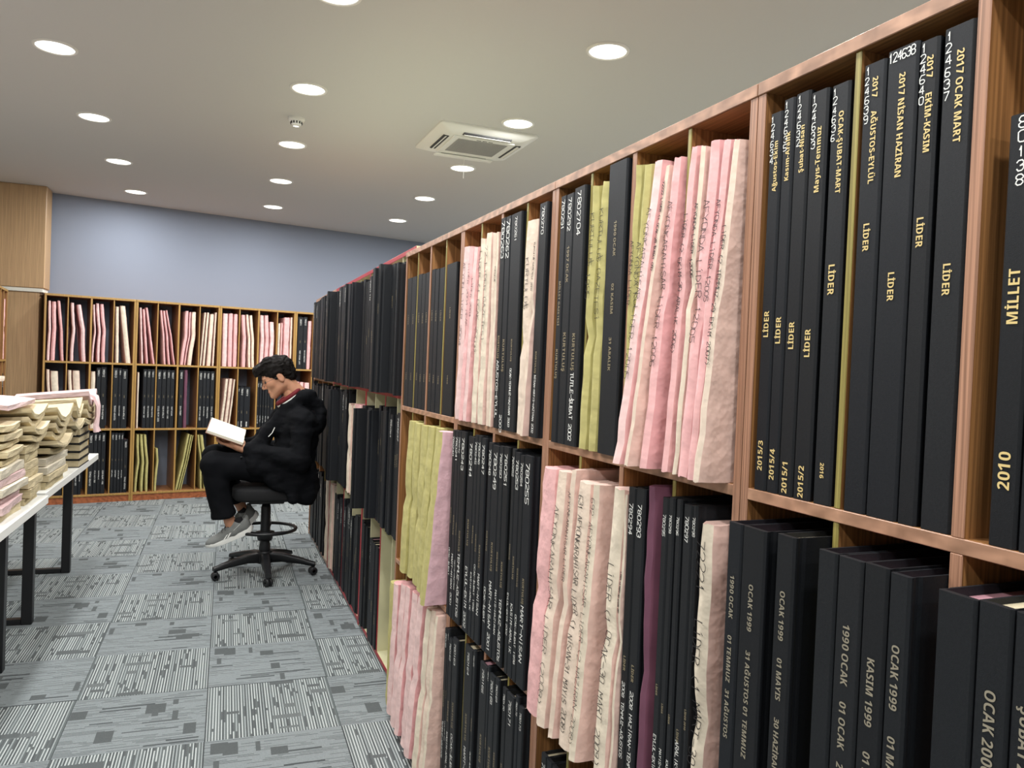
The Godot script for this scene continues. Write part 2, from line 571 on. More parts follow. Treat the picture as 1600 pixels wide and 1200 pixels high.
func bookcase(fid: int, x0: float, x1: float, levels: Array, under: Array, depth: float, label: String, opt := {}) -> void:
	var t := thing("bookcase", label, "bookcase", FRAMES[fid] * Transform3D(Basis.IDENTITY, Vector3((x0 + x1) / 2, 0, 0)), opt.get("group", "bookcases"))
	var a := x0 - (x0 + x1) / 2
	var b := -a
	var top: float = under[0] + 0.02
	var up := 0.018
	var along: Material = M.wood_h if fid < 2 else M.wood_x
	var side: Material = M.wood_v
	var ev: Material = M.edge_v if fid < 2 else M.edge_back
	var eh: Material = M.edge_h if fid < 2 else M.edge_back
	var eg: Material = M.edge_green if fid < 2 else M.edge_back
	if opt.has("red"):
		side = M.board_cream
		along = M.board_cream
		ev = M.red_edge
		eh = M.red_edge
		eg = M.board_cream
	panel(t, "side_panel", Vector3(a + 0.001, 0, -depth), Vector3(a + up, under[0], 0), side, ev)
	panel(t, "side_panel", Vector3(b - up, 0, -depth), Vector3(b - 0.001, under[0], 0), side, ev)
	panel(t, "top_board", Vector3(a + 0.001, under[0], -depth), Vector3(b - 0.001, top, 0.002), along, eh)
	var mid: float = opt.get("mid", (x0 + x1) / 2) - (x0 + x1) / 2
	var d1: float = opt.get("divider", ((x0 + x1) / 2 + mid + x0) / 2) - (x0 + x1) / 2
	if not opt.has("divider"): d1 = (a + mid) / 2
	var d2 := (mid + b) / 2
	for k in 3:
		var lo: float = under[k + 1] if k < 2 else levels[2] - 0.02
		panel(t, "shelf_board" if k < 2 else "bottom_board", Vector3(a + up, lo, -depth), Vector3(b - up, levels[k], 0), along, eh)
		panel(t, "middle_partition", Vector3(mid - 0.008, levels[k], -depth), Vector3(mid + 0.008, under[k], 0), side, ev)
		for d in [d1, d2]:
			panel(t, "divider", Vector3(d - 0.005, levels[k], -depth), Vector3(d + 0.005, under[k], -0.002), side, eg)
	if levels[2] > 0.05:
		var mb := MB.new()
		mb.box(Vector3(a + up, 0, -0.03), Vector3(b - up, levels[2] - 0.02, -0.008))
		put(mb, "plinth", M.plinth, t)
	if fid < 2:
		var mb := MB.new()
		mb.box(Vector3(a + 0.002, 0.0, -depth - 0.006), Vector3(b - 0.002, top - 0.002, -depth))
		put(mb, "back_panel", side, t)

const LEVELS := [[1.257, 0.625, 0.03], [1.292, 0.665, 0.035], [1.328, 0.702, 0.082], [1.328, 0.702, 0.082]]
const UNDER := [[1.866, 1.239, 0.607], [1.905, 1.272, 0.645], [1.922, 1.31, 0.684], [1.922, 1.31, 0.684]]

func build_bookcases():
	var names := ["fourth wooden bookcase of the row, beyond three nearer ones", "third wooden bookcase of the row, counted from the camera", "second wooden bookcase of the row, full of pink parcels", "nearest wooden bookcase, at the right edge of the picture"]
	for k in 4:
		var opt := {"group": "wooden bookcases of the long row"}
		if k == 3:
			opt.mid = NEAR_MIDDLE
			opt.divider = NEAR_DIVIDER
		bookcase(0, ROW_BOUNDS[k], ROW_BOUNDS[k + 1], LEVELS[0], UNDER[0], 0.42, names[k], opt)
	bookcase(1, RED_BOUNDS[0], RED_BOUNDS[1], LEVELS[1], UNDER[1], 0.42, "wooden bookcase at the far end of the row, behind the reader", {"group": "wooden bookcases of the long row"})
	bookcase(1, RED_BOUNDS[1], RED_BOUNDS[2], LEVELS[1], UNDER[1], 0.42, "farther cream bookcase with red edges, nearer the reader", {"group": "red-edged bookcases", "red": 1})
	bookcase(1, RED_BOUNDS[2], RED_BOUNDS[3], LEVELS[1], UNDER[1], 0.42, "nearer cream bookcase with red edges, beside the wooden ones", {"group": "red-edged bookcases", "red": 1})
	names = ["leftmost bookcase against the blue grey back wall", "second bookcase from the left against the back wall", "third bookcase against the back wall, behind the reader's head", "rightmost bookcase of the back wall, half hidden by the row"]
	for k in 4:
		bookcase(2, BACK_BOUNDS[k], BACK_BOUNDS[k + 1], LEVELS[2], UNDER[2], 0.38, names[k], {"group": "bookcases against the back wall"})
	bookcase(3, -0.78, 0.0, LEVELS[3], UNDER[3], 0.36, "bookcase at the left edge beside the wood panelled pier", {"group": "bookcases against the left wall"})

# ---------------------------------------------------------------- lettering
const STROKES := {
	"A": "00 26 40|12 32", "B": "00 06 36 45 44 33 03|33 42 41 30 00", "C": "45 36 16 05 01 10 30 41", "D": "00 06 26 44 42 20 00", "E": "46 06 00 40|03 33", "F": "46 06 00|03 33", "G": "45 36 16 05 01 10 30 41 43 23", "Ğ": "45 36 16 05 01 10 30 41 43 23|17 27", "H": "00 06|40 46|03 43", "I": "20 26", "İ": "20 25|16 27", "K": "00 06|46 03 40", "L": "06 00 40", "M": "00 06 23 46 40", "N": "00 06 40 46", "O": "16 05 01 10 30 41 45 36 16", "P": "00 06 36 45 44 33 03", "R": "00 06 36 45 44 33 03|23 40", "S": "45 36 16 05 04 42 41 30 10 01", "Ş": "45 36 16 05 04 42 41 30 10 01|20 19", "T": "06 46|26 20", "U": "06 01 10 30 41 46", "Ü": "06 01 10 30 41 46|17 17|37 37", "V": "06 20 46", "Y": "06 23 46|23 20", "Z": "06 46 00 40",
	"0": "16 05 01 10 30 41 45 36 16", "1": "14 26 20", "2": "05 16 36 45 44 00 40", "3": "05 16 36 45 44 23 43 42 41 30 10 01", "4": "30 36 02 42", "5": "46 06 03 33 42 41 30 00", "6": "46 16 04 01 10 30 41 42 33 13 02", "7": "06 46 10", "8": "13 04 05 16 36 45 44 33 13 02 01 10 30 41 42 33", "9": "44 33 13 04 05 16 36 45 42 30 10", "-": "03 43", "(": "36 14 12 30", ")": "16 34 32 10", "/": "00 46",
}

func hand_text(parent: Node, text: String, ink: String, rot: int, y: float, size: float, dx: float, surface: Callable, seed_: int, limit: float) -> void:
	# strokes written along the spine; surface(x, y) gives the point on it
	var r := rng(seed_)
	var mb := MB.new()
	var adv := size * 0.86
	if rot == 0 : adv = size * 1.32
	if rot == 3: adv = size * 0.6
	var k := 1.0
	if text.length() * adv > limit: k = limit / (text.length() * adv)
	var pen := size * 0.062 if ink == "w" else maxf(size * 0.036, 0.00058)
	var i := 0
	for ch in text:
		var g: String = STROKES.get(ch, "")
		var jx := r.randf_range(-0.06, 0.06) * size
		var js := r.randf_range(0.92, 1.08)
		for line in g.split("|", false):
			var pts := []
			for c in line.split(" "):
				var gx := (c[0].to_int() / 6.0 + r.randf_range(-0.025, 0.025)) * size * js
				var gy := (c[1].to_int() / 6.0 + r.randf_range(-0.025, 0.025)) * size * js
				if rot == 1: pts.append(Vector2(dx + gy - size * 0.5 + jx, y - (i * adv + gx) * k))
				elif rot == 2: pts.append(Vector2(dx - gy + size * 0.5 + jx, y + (i * adv + gx) * k))
				elif rot == 3: pts.append(Vector2(dx - text.length() * adv * 0.5 + i * adv + gx * 0.75, y - size + gy))
				else: pts.append(Vector2(dx - size * 0.33 + gx + jx, y - (i + 0.76) * adv * k + gy))
			for s in pts.size() - 1:
				var a: Vector2 = pts[s]
				var b: Vector2 = pts[s + 1]
				var d := (b - a).normalized()
				if d == Vector2.ZERO: d = Vector2.RIGHT
				var q := Vector2(-d.y, d.x) * pen
				a -= d * pen * 0.6
				b += d * pen * 0.6
				mb.quad(surface.call(a - q), surface.call(b - q), surface.call(b + q), surface.call(a + q))
		i += 1
	if mb.v.size(): put(mb, "handwriting" if ink != "g" and ink != "s" else "lettering", M.ink[ink], parent)

var font: SystemFont
func type_text(parent: Node, text: String, ink: String, rot: int, y: float, size: float, dx: float, z: float, limit: float) -> void:
	if font == null:
		font = SystemFont.new()
		font.font_names = PackedStringArray(["Droid Sans"])
		font.font_weight = 700
	var tm := TextMesh.new()
	tm.font = font
	tm.text = text
	tm.font_size = 24
	tm.curve_step = 3.0
	tm.depth = 0.0
	tm.pixel_size = size / 17.2
	tm.horizontal_alignment = HORIZONTAL_ALIGNMENT_CENTER
	tm.vertical_alignment = VERTICAL_ALIGNMENT_CENTER
	var w: float = tm.get_aabb().size.x
	var k := minf(1.0, limit / maxf(w, 0.001))
	var o := put_mesh(tm, "lettering", M.ink[ink], parent)
	o.rotation.z = -PI / 2 if rot == 1 else PI / 2
	o.position = Vector3(dx, y - w * k * 0.5 if rot == 1 else y - w * k * 0.5, z)
	o.scale = Vector3(k, 1, 1)

# ---------------------------------------------------------------- volumes and parcels
func volume(t: Node3D, th: float, h: float, depth: float, s: int, texts: Array) -> void:
	var r := rng(s)
	var b := 0.0032
	var x := th / 2
	var g := minf(0.0016, th * 0.06)
	var poly := PackedVector2Array([Vector2(-x, -depth), Vector2(-x, -0.02), Vector2(-x + g, -0.015), Vector2(-x + g, -0.011), Vector2(-x, -0.006), Vector2(-x, -0.003), Vector2(-x + 0.003, 0), Vector2(x - 0.003, 0), Vector2(x, -0.003), Vector2(x, -0.006), Vector2(x - g, -0.011), Vector2(x - g, -0.015), Vector2(x, -0.02), Vector2(x, -depth), Vector2(x - b, -depth), Vector2(x - b, -0.008), Vector2(-x + b, -0.008), Vector2(-x + b, -depth)])
	var mb := MB.new()
	mb.prism(poly, 0.0, h)
	put(mb, "cover", M.cover[r.randi() % M.cover.size()], t)
	mb = MB.new()
	mb.box(Vector3(-x + b, 0.003, -depth + 0.006), Vector3(x - b, h - r.randf_range(0.004, 0.016), -0.009))
	put(mb, "pages", M.pages_pink if r.randf() < 0.25 else M.pages, t)
	var flat := func(p: Vector2) -> Vector3: return Vector3(p.x, p.y, 0.0007)
	var i := 0
	for e in texts:
		var size: float = e[3] if e[3] < 0.1 else e[3] * minf(th, 0.042) * (0.8 if e[0] == "w" else 0.7)
		var lim: float = h - e[2] - 0.01
		if i + 1 < texts.size() and texts[i + 1][2] > e[2] + 0.02: lim = minf(lim, texts[i + 1][2] - e[2] - 0.006)
		if e[0] == "w": hand_text(t, e[5], "w", e[1], h - e[2], size, e[4], flat, s + i, maxf(lim, 0.1 if e[1] == 0 else 0.05))
		else:
			type_text(t, e[5], e[0], e[1], h - e[2], size, e[4], 0.0008, maxf(lim, 0.05))
		i += 1

func parcel(t: Node3D, kind: String, th: float, h: float, depth: float, s: int, kink: float, texts: Array) -> void:
	var r := rng(s)
	var f := FastNoiseLite.new()
	f.seed = s
	f.frequency = 5.0
	var waist := r.randf_range(0.42, 0.56) * h
	if absf(kink) > 0.003: waist = 0.29
	var pinch := r.randf_range(0.02, 0.12)
	var shift := func(y: float) -> float:
		var k := clampf(1.0 - absf(y - waist) / 0.29, 0.0, 1.0)
		return kink * k * k
	var front := func(y: float) -> float:
		return 0.004 * f.get_noise_1d(y * 3.0 + 7.0) - 0.008 * exp(-pow((y - waist) / 0.02, 2.0)) * (1.0 if pinch > 0.05 else -0.4)
	var rows := []
	var nr := 15
	for i in nr:
		var y := h * i / (nr - 1.0)
		var ring := []
		var wide := th * (1.0 - pinch * exp(-pow((y - waist) / 0.05, 2.0)) - 0.025 * absf(f.get_noise_1d(y * 2.0)))
		if i == 0 or i == nr - 1: wide *= 0.93
		var x := wide / 2
		var cx: float = shift.call(y)
		var zf: float = front.call(y)
		var rd := minf(0.014, wide * 0.38)
		var k := 0
		for p in [Vector2(-x, -depth), Vector2(-x, -depth * 0.5), Vector2(-x, -0.05), Vector2(-x, -0.016), Vector2(-x + rd * 0.3, zf - rd * 0.42), Vector2(-x + rd, zf), Vector2(0, zf + 0.0015), Vector2(x - rd, zf), Vector2(x - rd * 0.3, zf - rd * 0.42), Vector2(x, -0.016), Vector2(x, -0.05), Vector2(x, -depth * 0.5), Vector2(x, -depth)]:
			var amp := 0.0022 if (k > 3 and k < 9) else 0.004
			var wob := f.get_noise_3d(k * 3.0, y * 6.0, 1.0) * amp
			var edge := 0.0
			if i == nr - 1 or i == 0: edge = absf(f.get_noise_2d(k * 2.0, 30.0 + i)) * (0.006 if i == 0 else -0.009)
			ring.append(Vector3(p.x + cx + clampf(wob, -0.001, 0.001) * (0.0 if k in [5, 6, 7] else 1.0), y + edge, p.y + (wob if k < 4 or k > 8 else 0.0)))
			k += 1
		rows.append(ring)
	var wrap := MB.new()
	var left := []
	var right := []
	var mid := []
	for ring in rows:
		left.append(ring.slice(0, 5))
		mid.append(ring.slice(4, 9))
		right.append(ring.slice(8, 13))
	wrap.sheet(left)
	wrap.sheet(right)
	wrap.fan(rows[0], true)
	wrap.fan(rows[-1])
	wrap.quad(rows[0][12], rows[0][0], rows[-1][0], rows[-1][12])
	put(wrap, "wrapping", M.paper[kind][r.randi() % M.paper[kind].size()], t)
	var sp := MB.new()
	sp.sheet(mid)
	put(sp, "spine", M.spine[kind][r.randi() % M.spine[kind].size()], t)
	var on := func(p: Vector2) -> Vector3:
		# the spine is straight between its rows of points
		var q := clampf(p.y / h * (nr - 1.0), 0.0, nr - 1.001)
		var at: Vector3 = rows[int(q)][6].lerp(rows[int(q) + 1][6], q - int(q))
		return Vector3(p.x + at.x, p.y, at.z + 0.0009)
	var i := 0
	for e in texts:
		var size: float = e[3] * minf(th, 0.045) * 0.72
		if e[0] == "b": hand_text(t, e[5], "b", e[1], h - e[2], size, e[4], on, s + i, h - e[2] - 0.03)
		i += 1

func build_shelf_contents():
	var level_name := ["top", "middle", "bottom"]
	var s := 100
	for sh in SHELVES:
		var fid: int = sh[0]
		var base: float = sh[3]
		var list: Array = sh[4]
		for i in list.size():
			var b: Array = list[i]
			s += 1
			var kind: String = b[0]
			var th: float = b[2]
			var h: float = b[3]
			var x: float = b[1] + th / 2
			# it stands flat on its shelf while its top slumps sideways or back
			var local := Transform3D(Basis(Vector3.RIGHT, Vector3(b[4], 1, (b[6] - b[5]) / h), Vector3.BACK), Vector3(x, base + 0.0005, b[5]))
			var depth := 0.37 if fid < 2 else 0.33
			var place := "%s from left, %s shelf, %s" % [ORDINAL[i], level_name[sh[2]], sh[1]]
			var t: Node3D
			if kind == "k":
				var num := ""
				for e in b[8]:
					if e[0] == "w" and e[5].is_valid_int() and num == "": num = " numbered " + e[5]
				t = thing("bound_volume", ("black bound volume%s, " % num) + place, "book", FRAMES[fid] * local, "black bound volumes")
				volume(t, th, h, depth, s, b[8])
			else:
				var look: String = {"p": "pink paper parcel", "c": "cream-spined paper parcel", "y": "olive kraft paper parcel", "m": "plum pink folder", "q": "slanting kraft-spined pink parcel"}[kind]
				if absf(b[4]) > 0.07: look = "leaning " + look
				t = thing("folder" if kind == "m" else "paper_parcel", look + ", " + place, "folder" if kind == "m" else "parcel", FRAMES[fid] * local, "wrapped newspaper parcels" if kind != "m" else "plum folders")
				parcel(t, kind, th - (0.0022 if fid < 2 else 0.0055), h, depth, s, b[7], b[8])

# ---------------------------------------------------------------- tables and their piles
func build_tables():
	var spots := [["white table with black loop legs, nearest the camera on the left", -0.775, -4.2, -2.55], ["white table with black loop legs, nearer the back wall", -0.8, -5.9, -4.27]]
	for sp in spots:
		var xf: float = sp[1]
		var z0: float = sp[2]
		var z1: float = sp[3]
		var wide := 0.8
		var t := thing("work_table", sp[0], "table", Transform3D(Basis.IDENTITY, Vector3(xf - wide / 2, 0, (z0 + z1) / 2)), "white tables along the left side")
		var hz := (z1 - z0) / 2
		var mb := MB.new()
		mb.box(Vector3(-wide / 2, 0.7, -hz), Vector3(wide / 2, 0.74, hz), 0.003)
		put(mb, "table_top", M.table_top, t)
		for s in [-1.0, 1.0]:
			var zc: float = s * (hz - 0.24) - (0.12 if s > 0 and z0 < -5.0 else 0.0)
			mb = MB.new()
			mb.box(Vector3(0.24, 0.0, zc - 0.025), Vector3(0.29, 0.7, zc + 0.025), 0.003)
			mb.box(Vector3(-0.29, 0.0, zc - 0.025), Vector3(-0.24, 0.7, zc + 0.025), 0.003)
			mb.box(Vector3(-0.24, 0.002, zc - 0.022), Vector3(0.24, 0.03, zc + 0.022), 0.003)
			mb.box(Vector3(-0.24, 0.67, zc - 0.022), Vector3(0.24, 0.698, zc + 0.022), 0.003)
			put(mb, "loop_leg", M.black_metal, t)
		mb = MB.new()
		mb.box(Vector3(-0.02, 0.66, -hz + 0.27), Vector3(0.02, 0.698, hz - 0.4))
		put(mb, "rail", M.black_metal, t)

func bundle(where: String, at: Vector3, size: Vector3, turn: float, kind: int, droop: float, curl: float, s: int) -> void:
	# a sheaf of newspapers lying flat; its edge towards +x may droop or curl up
	var r := rng(s)
	var f := FastNoiseLite.new()
	f.seed = s
	f.frequency = 3.0
	var look: String = ["pinkish", "off-white", "tan", "cream"][kind]
	var shape := ""
	if droop > 0.03: shape = "drooping "
	elif curl > 0.02: shape = "curled "
	var t := thing("newspaper_bundle", "%s%s newspaper bundle, %s" % [shape, look, where], "newspapers", Transform3D(Basis(Vector3.UP, turn), at), "newspaper bundles piled on the tables")
	var nx := 9
	var nz := 5
	var top := []
	var bot := []
	for i in nx:
		var u := i / (nx - 1.0)
		var ra := []
		var rb := []
		for j in nz:
			var w := j / (nz - 1.0)
			var x := (u - 0.5) * size.x
			var z := (w - 0.5) * size.z
			var k := clampf((u - 0.55) / 0.45, 0.0, 1.0)
			var e := 2.0 * w - 1.0
			var bend := -droop * k * k + curl * (0.35 + 0.65 * u) * e * e
			var wav := f.get_noise_2d(x, z) * 0.0025
			# towards the table middle the sheaf lies flat
			var dx := f.get_noise_2d(z * 2.0, 9.0) * 0.006
			ra.append(Vector3(x + dx, size.y + bend + wav, z))
			rb.append(Vector3(x + dx + 0.004 * r.randf_range(-1, 1), bend + minf(wav, 0.0) * 0.3, z))
		top.append(ra)
		bot.append(rb)
	var mb := MB.new()
	mb.sheet(top)
	mb.sheet(bot, false, true)
	put(mb, "outer_sheets", M.bundle_top[mini(kind, 2)], t)
	mb = MB.new()
	var ring_t := []
	var ring_b := []
	for i in nx: ring_t.append(top[i][0]); ring_b.append(bot[i][0])
	for j in range(1, nz): ring_t.append(top[nx - 1][j]); ring_b.append(bot[nx - 1][j])
	for i in range(nx - 2, -1, -1): ring_t.append(top[i][nz - 1]); ring_b.append(bot[i][nz - 1])
	for j in range(nz - 2, 0, -1): ring_t.append(top[0][j]); ring_b.append(bot[0][j])
	for k in ring_t.size():
		var q := (k + 1) % ring_t.size()
		# layers of the sheaf: the edge is stepped in the middle
		var mt: Vector3 = ring_t[k].lerp(ring_b[k], 0.5) + Vector3(0.003, 0, 0.002) * sin(k * 1.7 + s)
		var mq: Vector3 = ring_t[q].lerp(ring_b[q], 0.5) + Vector3(0.003, 0, 0.002) * sin(q * 1.7 + s)
		mb.quad(ring_t[k], ring_t[q], mq, mt)
		mb.quad(mt, mq, ring_b[q], ring_b[k])
	put(mb, "page_edges", M.bundle_edge[kind], t)

func build_piles():
	var r := rng(77)
	# [place, centre x, centre z, size x, size z, bundle kinds from the bottom, thickness, base height]
	var piles := [
		["pile at the near table's front edge", -1.0, -3.66, 0.38, 0.4, [3, 0, 0, 1, 0, 1], 0.034, 0.7405],
		["pile at the near table's far corner", -1.0, -4.03, 0.38, 0.28, [2, 2, 3, 2, 3, 2, 2], 0.034, 0.7405],
		["pile at the far table's near corner", -1.0, -4.56, 0.38, 0.44, [2, 3, 1, 1], 0.032, 0.7405],
		["thin pile midway along the far table", -1.02, -4.95, 0.34, 0.2, [2, 1, 1, 3, 2], 0.036, 0.7405],
		["rear pile on the near table", -1.4, -3.75, 0.32, 0.9, [2, 3, 2, 3, 2, 3, 2, 3, 0], 0.05, 0.7405],
		["rear pile on the far table", -1.4, -4.85, 0.32, 0.9, [3, 2, 3, 2, 2, 3, 2, 3, 1], 0.048, 0.7405],
	]
	var s := 2000
	for p in piles:
		var y: float = p[7]
		for i in p[5].size():
			s += 1
			var th: float = p[6] * r.randf_range(0.85, 1.15)
			var at := Vector3(p[1] + r.randf_range(-0.012, 0.012), y, p[2] + r.randf_range(-0.006, 0.006))
			bundle("%s from the bottom, %s" % [ORDINAL[i], p[0]], at, Vector3(p[3] + r.randf_range(-0.02, 0.02), th, p[4] + r.randf_range(-0.04, 0.0)), r.randf_range(-0.03, 0.03), p[5][i], 0.0, 0.0, s)
			y += th + 0.0045
		p.append(y)
	# looser sheaves on top, sagging over the edge
	var loose := [
		["on top of the near table's front pile", 0, Vector3(-1.01, 0, -3.7), Vector3(0.4, 0.024, 0.34), [2, 3, 2, 3, 2], 0.006],
		["on top of the near table's far corner pile", 1, Vector3(-1.01, 0, -4.09), Vector3(0.41, 0.021, 0.36), [2, 2, 3, 2], 0.045],
		["on top of the far table's near corner pile", 2, Vector3(-1.0, 0, -4.58), Vector3(0.42, 0.022, 0.44), [2, 3, 2, 3, 2, 2], 0.05],
		["on top of the far table's thin pile", 3, Vector3(-1.0, 0, -4.99), Vector3(0.42, 0.022, 0.28), [2, 3, 1, 2, 3], 0.055],
	]
	for l in loose:
		var y: float = piles[l[1]][8]
		for i in l[4].size():
			s += 1
			var th: float = l[3].y * r.randf_range(0.8, 1.2)
			var droop := 0.0
			var curl: float = l[5] * (0.45 + 0.16 * i)
			bundle("%s of those %s" % [ORDINAL[i], l[0]], Vector3(l[2].x + r.randf_range(-0.01, 0.03), y, l[2].z + r.randf_range(-0.006, 0.006)), Vector3(l[3].x + r.randf_range(-0.03, 0.0), th, l[3].z + r.randf_range(-0.05, 0.0)), r.randf_range(-0.03, 0.03), l[4][i], droop, curl, s)
			y += th + 0.0105
		l.append(y)
	# broad pink sheaf across the front piles and a loose one hanging at the far end
	bundle("lying broadly across the near table's front piles", Vector3(-1.02, maxf(loose[0][6], loose[1][6] + 0.036) + 0.01, -3.95), Vector3(0.36, 0.02, 0.6), 0.03, 0, 0.012, 0.0, 3001)
	bundle("topmost at the back of the near table", Vector3(-1.4, piles[4][8] + 0.005, -3.8), Vector3(0.34, 0.03, 0.96), 0.0, 0, 0.0, 0.0, 3002)
	bundle("topmost at the back of the far table", Vector3(-1.4, piles[5][8] + 0.005, -4.9), Vector3(0.34, 0.028, 0.9), 0.0, 1, 0.0, 0.0, 3003)
	# black-covered books lying flat at the far end of the far table
	var y := 0.7405
	for i in 5:
		s += 1
		var th := 0.044
		var t := thing("bound_volume", "black-covered volume lying at the table's far end, %s from the bottom" % ORDINAL[i], "book", Transform3D(Basis(Vector3.UP, r.randf_range(-0.03, 0.03)), Vector3(-1.0, y, -5.34)), "black-covered volumes lying on the far table")
		var mb := MB.new()
		mb.box(Vector3(-0.19, 0, -0.17), Vector3(0.2, 0.004, 0.17))
		mb.box(Vector3(-0.19, th - 0.004, -0.17), Vector3(0.2, th, 0.17))
		mb.box(Vector3(-0.195, 0, -0.17), Vector3(-0.19, th, 0.17))
		put(mb, "cover", M.cover[i % 4], t)
		mb = MB.new()
		mb.box(Vector3(-0.19, 0.004, -0.166), Vector3(0.195, th - 0.004, 0.166))
		put(mb, "pages", M.bundle_edge[3], t)
		y += th + 0.003
	for i in 4:
		s += 1
		bundle("%s above the flat black-covered volumes" % ORDINAL[i], Vector3(-0.99, y + 0.004, -5.38), Vector3(0.44, 0.026, 0.4), 0.02 * (i - 1.5), [2, 3, 2, 0][i], 0.0, 0.03 + 0.014 * i, s)
		y += 0.038

	# a limp newspaper hanging over the end of the far pile
	var t := thing("newspaper_sheet", "limp pinkish newspaper hanging over the far end of the piles", "newspapers", Transform3D(Basis.IDENTITY, Vector3(-0.785, y + 0.006, -5.31)))
	var rows := []
	var inner := []
	for e in [[-0.2, 0.026, 0.0], [-0.1, 0.036, 0.0], [0.0, 0.04, 0.0], [0.035, 0.02, 0.004], [0.046, -0.04, 0.008], [0.05, -0.1, 0.012], [0.042, -0.16, 0.008], [0.05, -0.2, 0.0]]:
		var a := []
		var b := []
		for j in 5:
			var z: float = -0.13 + 0.1 * j / 4.0 + e[2] * sin(j * 1.9)
			var x: float = e[0] + 0.01 * sin(j * 2.3 + e[1] * 20.0)
			a.append(Vector3(x, e[1], z))
			b.append(Vector3(x - (0.012 if e[1] < 0.03 else 0.0), e[1] - (0.012 if e[1] >= 0.02 else 0.0), z))
		rows.append(a)
		inner.append(b)
	var mb := MB.new()
	mb.sheet(rows)
	mb.sheet(inner, false, true)
	for i in rows.size() - 1:
		mb.quad(rows[i][0], rows[i + 1][0], inner[i + 1][0], inner[i][0])
		mb.quad(inner[i][4], inner[i + 1][4], rows[i + 1][4], rows[i][4])
	for j in 4:
		mb.quad(rows[7][j], rows[7][j + 1], inner[7][j + 1], inner[7][j])
	put(mb, "sheets", M.bundle_top[0], t)

# ---------------------------------------------------------------- on the ceiling
func build_ceiling_fittings():
	var t := thing("air_conditioner", "white square ceiling cassette air conditioner with grey intake grille", "air conditioner", Transform3D(Basis(Vector3.UP, 0.03), Vector3(1.49, CEILING, -4.98)))
	var h := 0.325
	var mb := MB.new()
	# panel: a shallow frustum with a lip, open in the middle where the grille hangs
	var rings := []
	for e in [[h, 0.0, 0.03], [h, -0.012, 0.03], [h - 0.07, -0.038, 0.02], [0.2, -0.042, 0.012]]:
		var ring := []
		var hw: float = e[0]
		var rad: float = e[2]
		for c in 4:
			for k in 4:
				var a := PI / 2 * c + PI / 2 * k / 3.0
				var cx: float = (hw - rad) * (1 if c in [0, 3] else -1)
				var cz: float = (hw - rad) * (1 if c < 2 else -1)
				ring.append(Vector3(cx + rad * cos(a), e[1], cz + rad * sin(a)))
		rings.append(ring)
	mb.sheet(rings, true)
	put(mb, "panel", M.white_plastic, t)
	mb = MB.new()
	mb.box(Vector3(-0.205, -0.05, -0.205), Vector3(0.205, -0.04, 0.205), 0.004)
	var grille := put(mb, "grille_frame", M.white_plastic, t)
	mb = MB.new()
	for k in 30:
		var x := -0.165 + 0.33 * k / 29.0
		mb.box(Vector3(x - 0.002, -0.0525, -0.13), Vector3(x + 0.002, -0.05, 0.165))
	for k in 27:
		var z := -0.13 + 0.295 * k / 26.0
		mb.box(Vector3(-0.165, -0.0524, z - 0.002), Vector3(0.165, -0.05, z + 0.002))
	put(mb, "grille_mesh", M.grille, grille)
	mb = MB.new()
	mb.box(Vector3(-0.165, -0.0506, -0.13), Vector3(0.165, -0.0501, 0.165))
	put(mb, "filter", mat(Color(0.42, 0.42, 0.41), 0.8), grille)
	mb = MB.new()
	for k in 3:
		mb.box(Vector3(-0.05 + k * 0.04, -0.0515, 0.18), Vector3(-0.02 + k * 0.04, -0.05, 0.186))
	put(mb, "indicator", M.vent_dark, grille)
	for k in 4:
		mb = MB.new()
		mb.box(Vector3(-0.16, -0.0435, 0.226), Vector3(0.16, -0.036, 0.262))
		mb.move(Transform3D(Basis(Vector3.UP, k * PI / 2), Vector3.ZERO))
		var slot := put(mb, "air_outlet", M.vent_dark, t)
		mb = MB.new()
		mb.box(Vector3(-0.155, -0.003, -0.012), Vector3(0.155, 0.0, 0.012))
		mb.move(Transform3D(Basis(Vector3.RIGHT, 0.5), Vector3(0, -0.042, 0.242)))
		mb.move(Transform3D(Basis(Vector3.UP, k * PI / 2), Vector3.ZERO))
		put(mb, "louver", M.white_plastic, slot)
	mb = MB.new()
	mb.box(Vector3(-0.21, -0.064, -0.25), Vector3(0.2, -0.052, -0.2), 0.003)
	put(mb, "service_flap", M.white_plastic, t)
	mb = MB.new()
	mb.tube([Vector3(0.0, -0.06, -0.225), Vector3(0.0, -0.2, -0.225)], 0.0018, 5)
	put(mb, "cord", M.white_plastic, t)
	t = thing("smoke_detector", "small round white smoke detector on the ceiling", "smoke detector", Transform3D(Basis.IDENTITY, Vector3(0.353, CEILING, -5.04)))
	mb = MB.new()
	mb.lathe([Vector2(0.0, -0.02), Vector2(0.044, -0.02), Vector2(0.05, -0.012), Vector2(0.05, 0.0)], 24)
	put(mb, "base", M.white_plastic, t)
	mb = MB.new()
	mb.lathe([Vector2(0.0, -0.05), Vector2(0.022, -0.049), Vector2(0.03, -0.042), Vector2(0.036, -0.02)], 24)
	put(mb, "sensor_cap", M.white_plastic, t)
	for k in 12:
		var a := TAU * k / 12
		mb = MB.new()
		mb.box(Vector3(0.032, -0.038, -0.004), Vector3(0.0365, -0.024, 0.004))
		mb.move(Transform3D(Basis(Vector3.UP, a), Vector3.ZERO))
		put(mb, "slot", M.vent_dark, t)

# ---------------------------------------------------------------- the stool
const SEAT := Vector3(0.27, 0, -5.39)

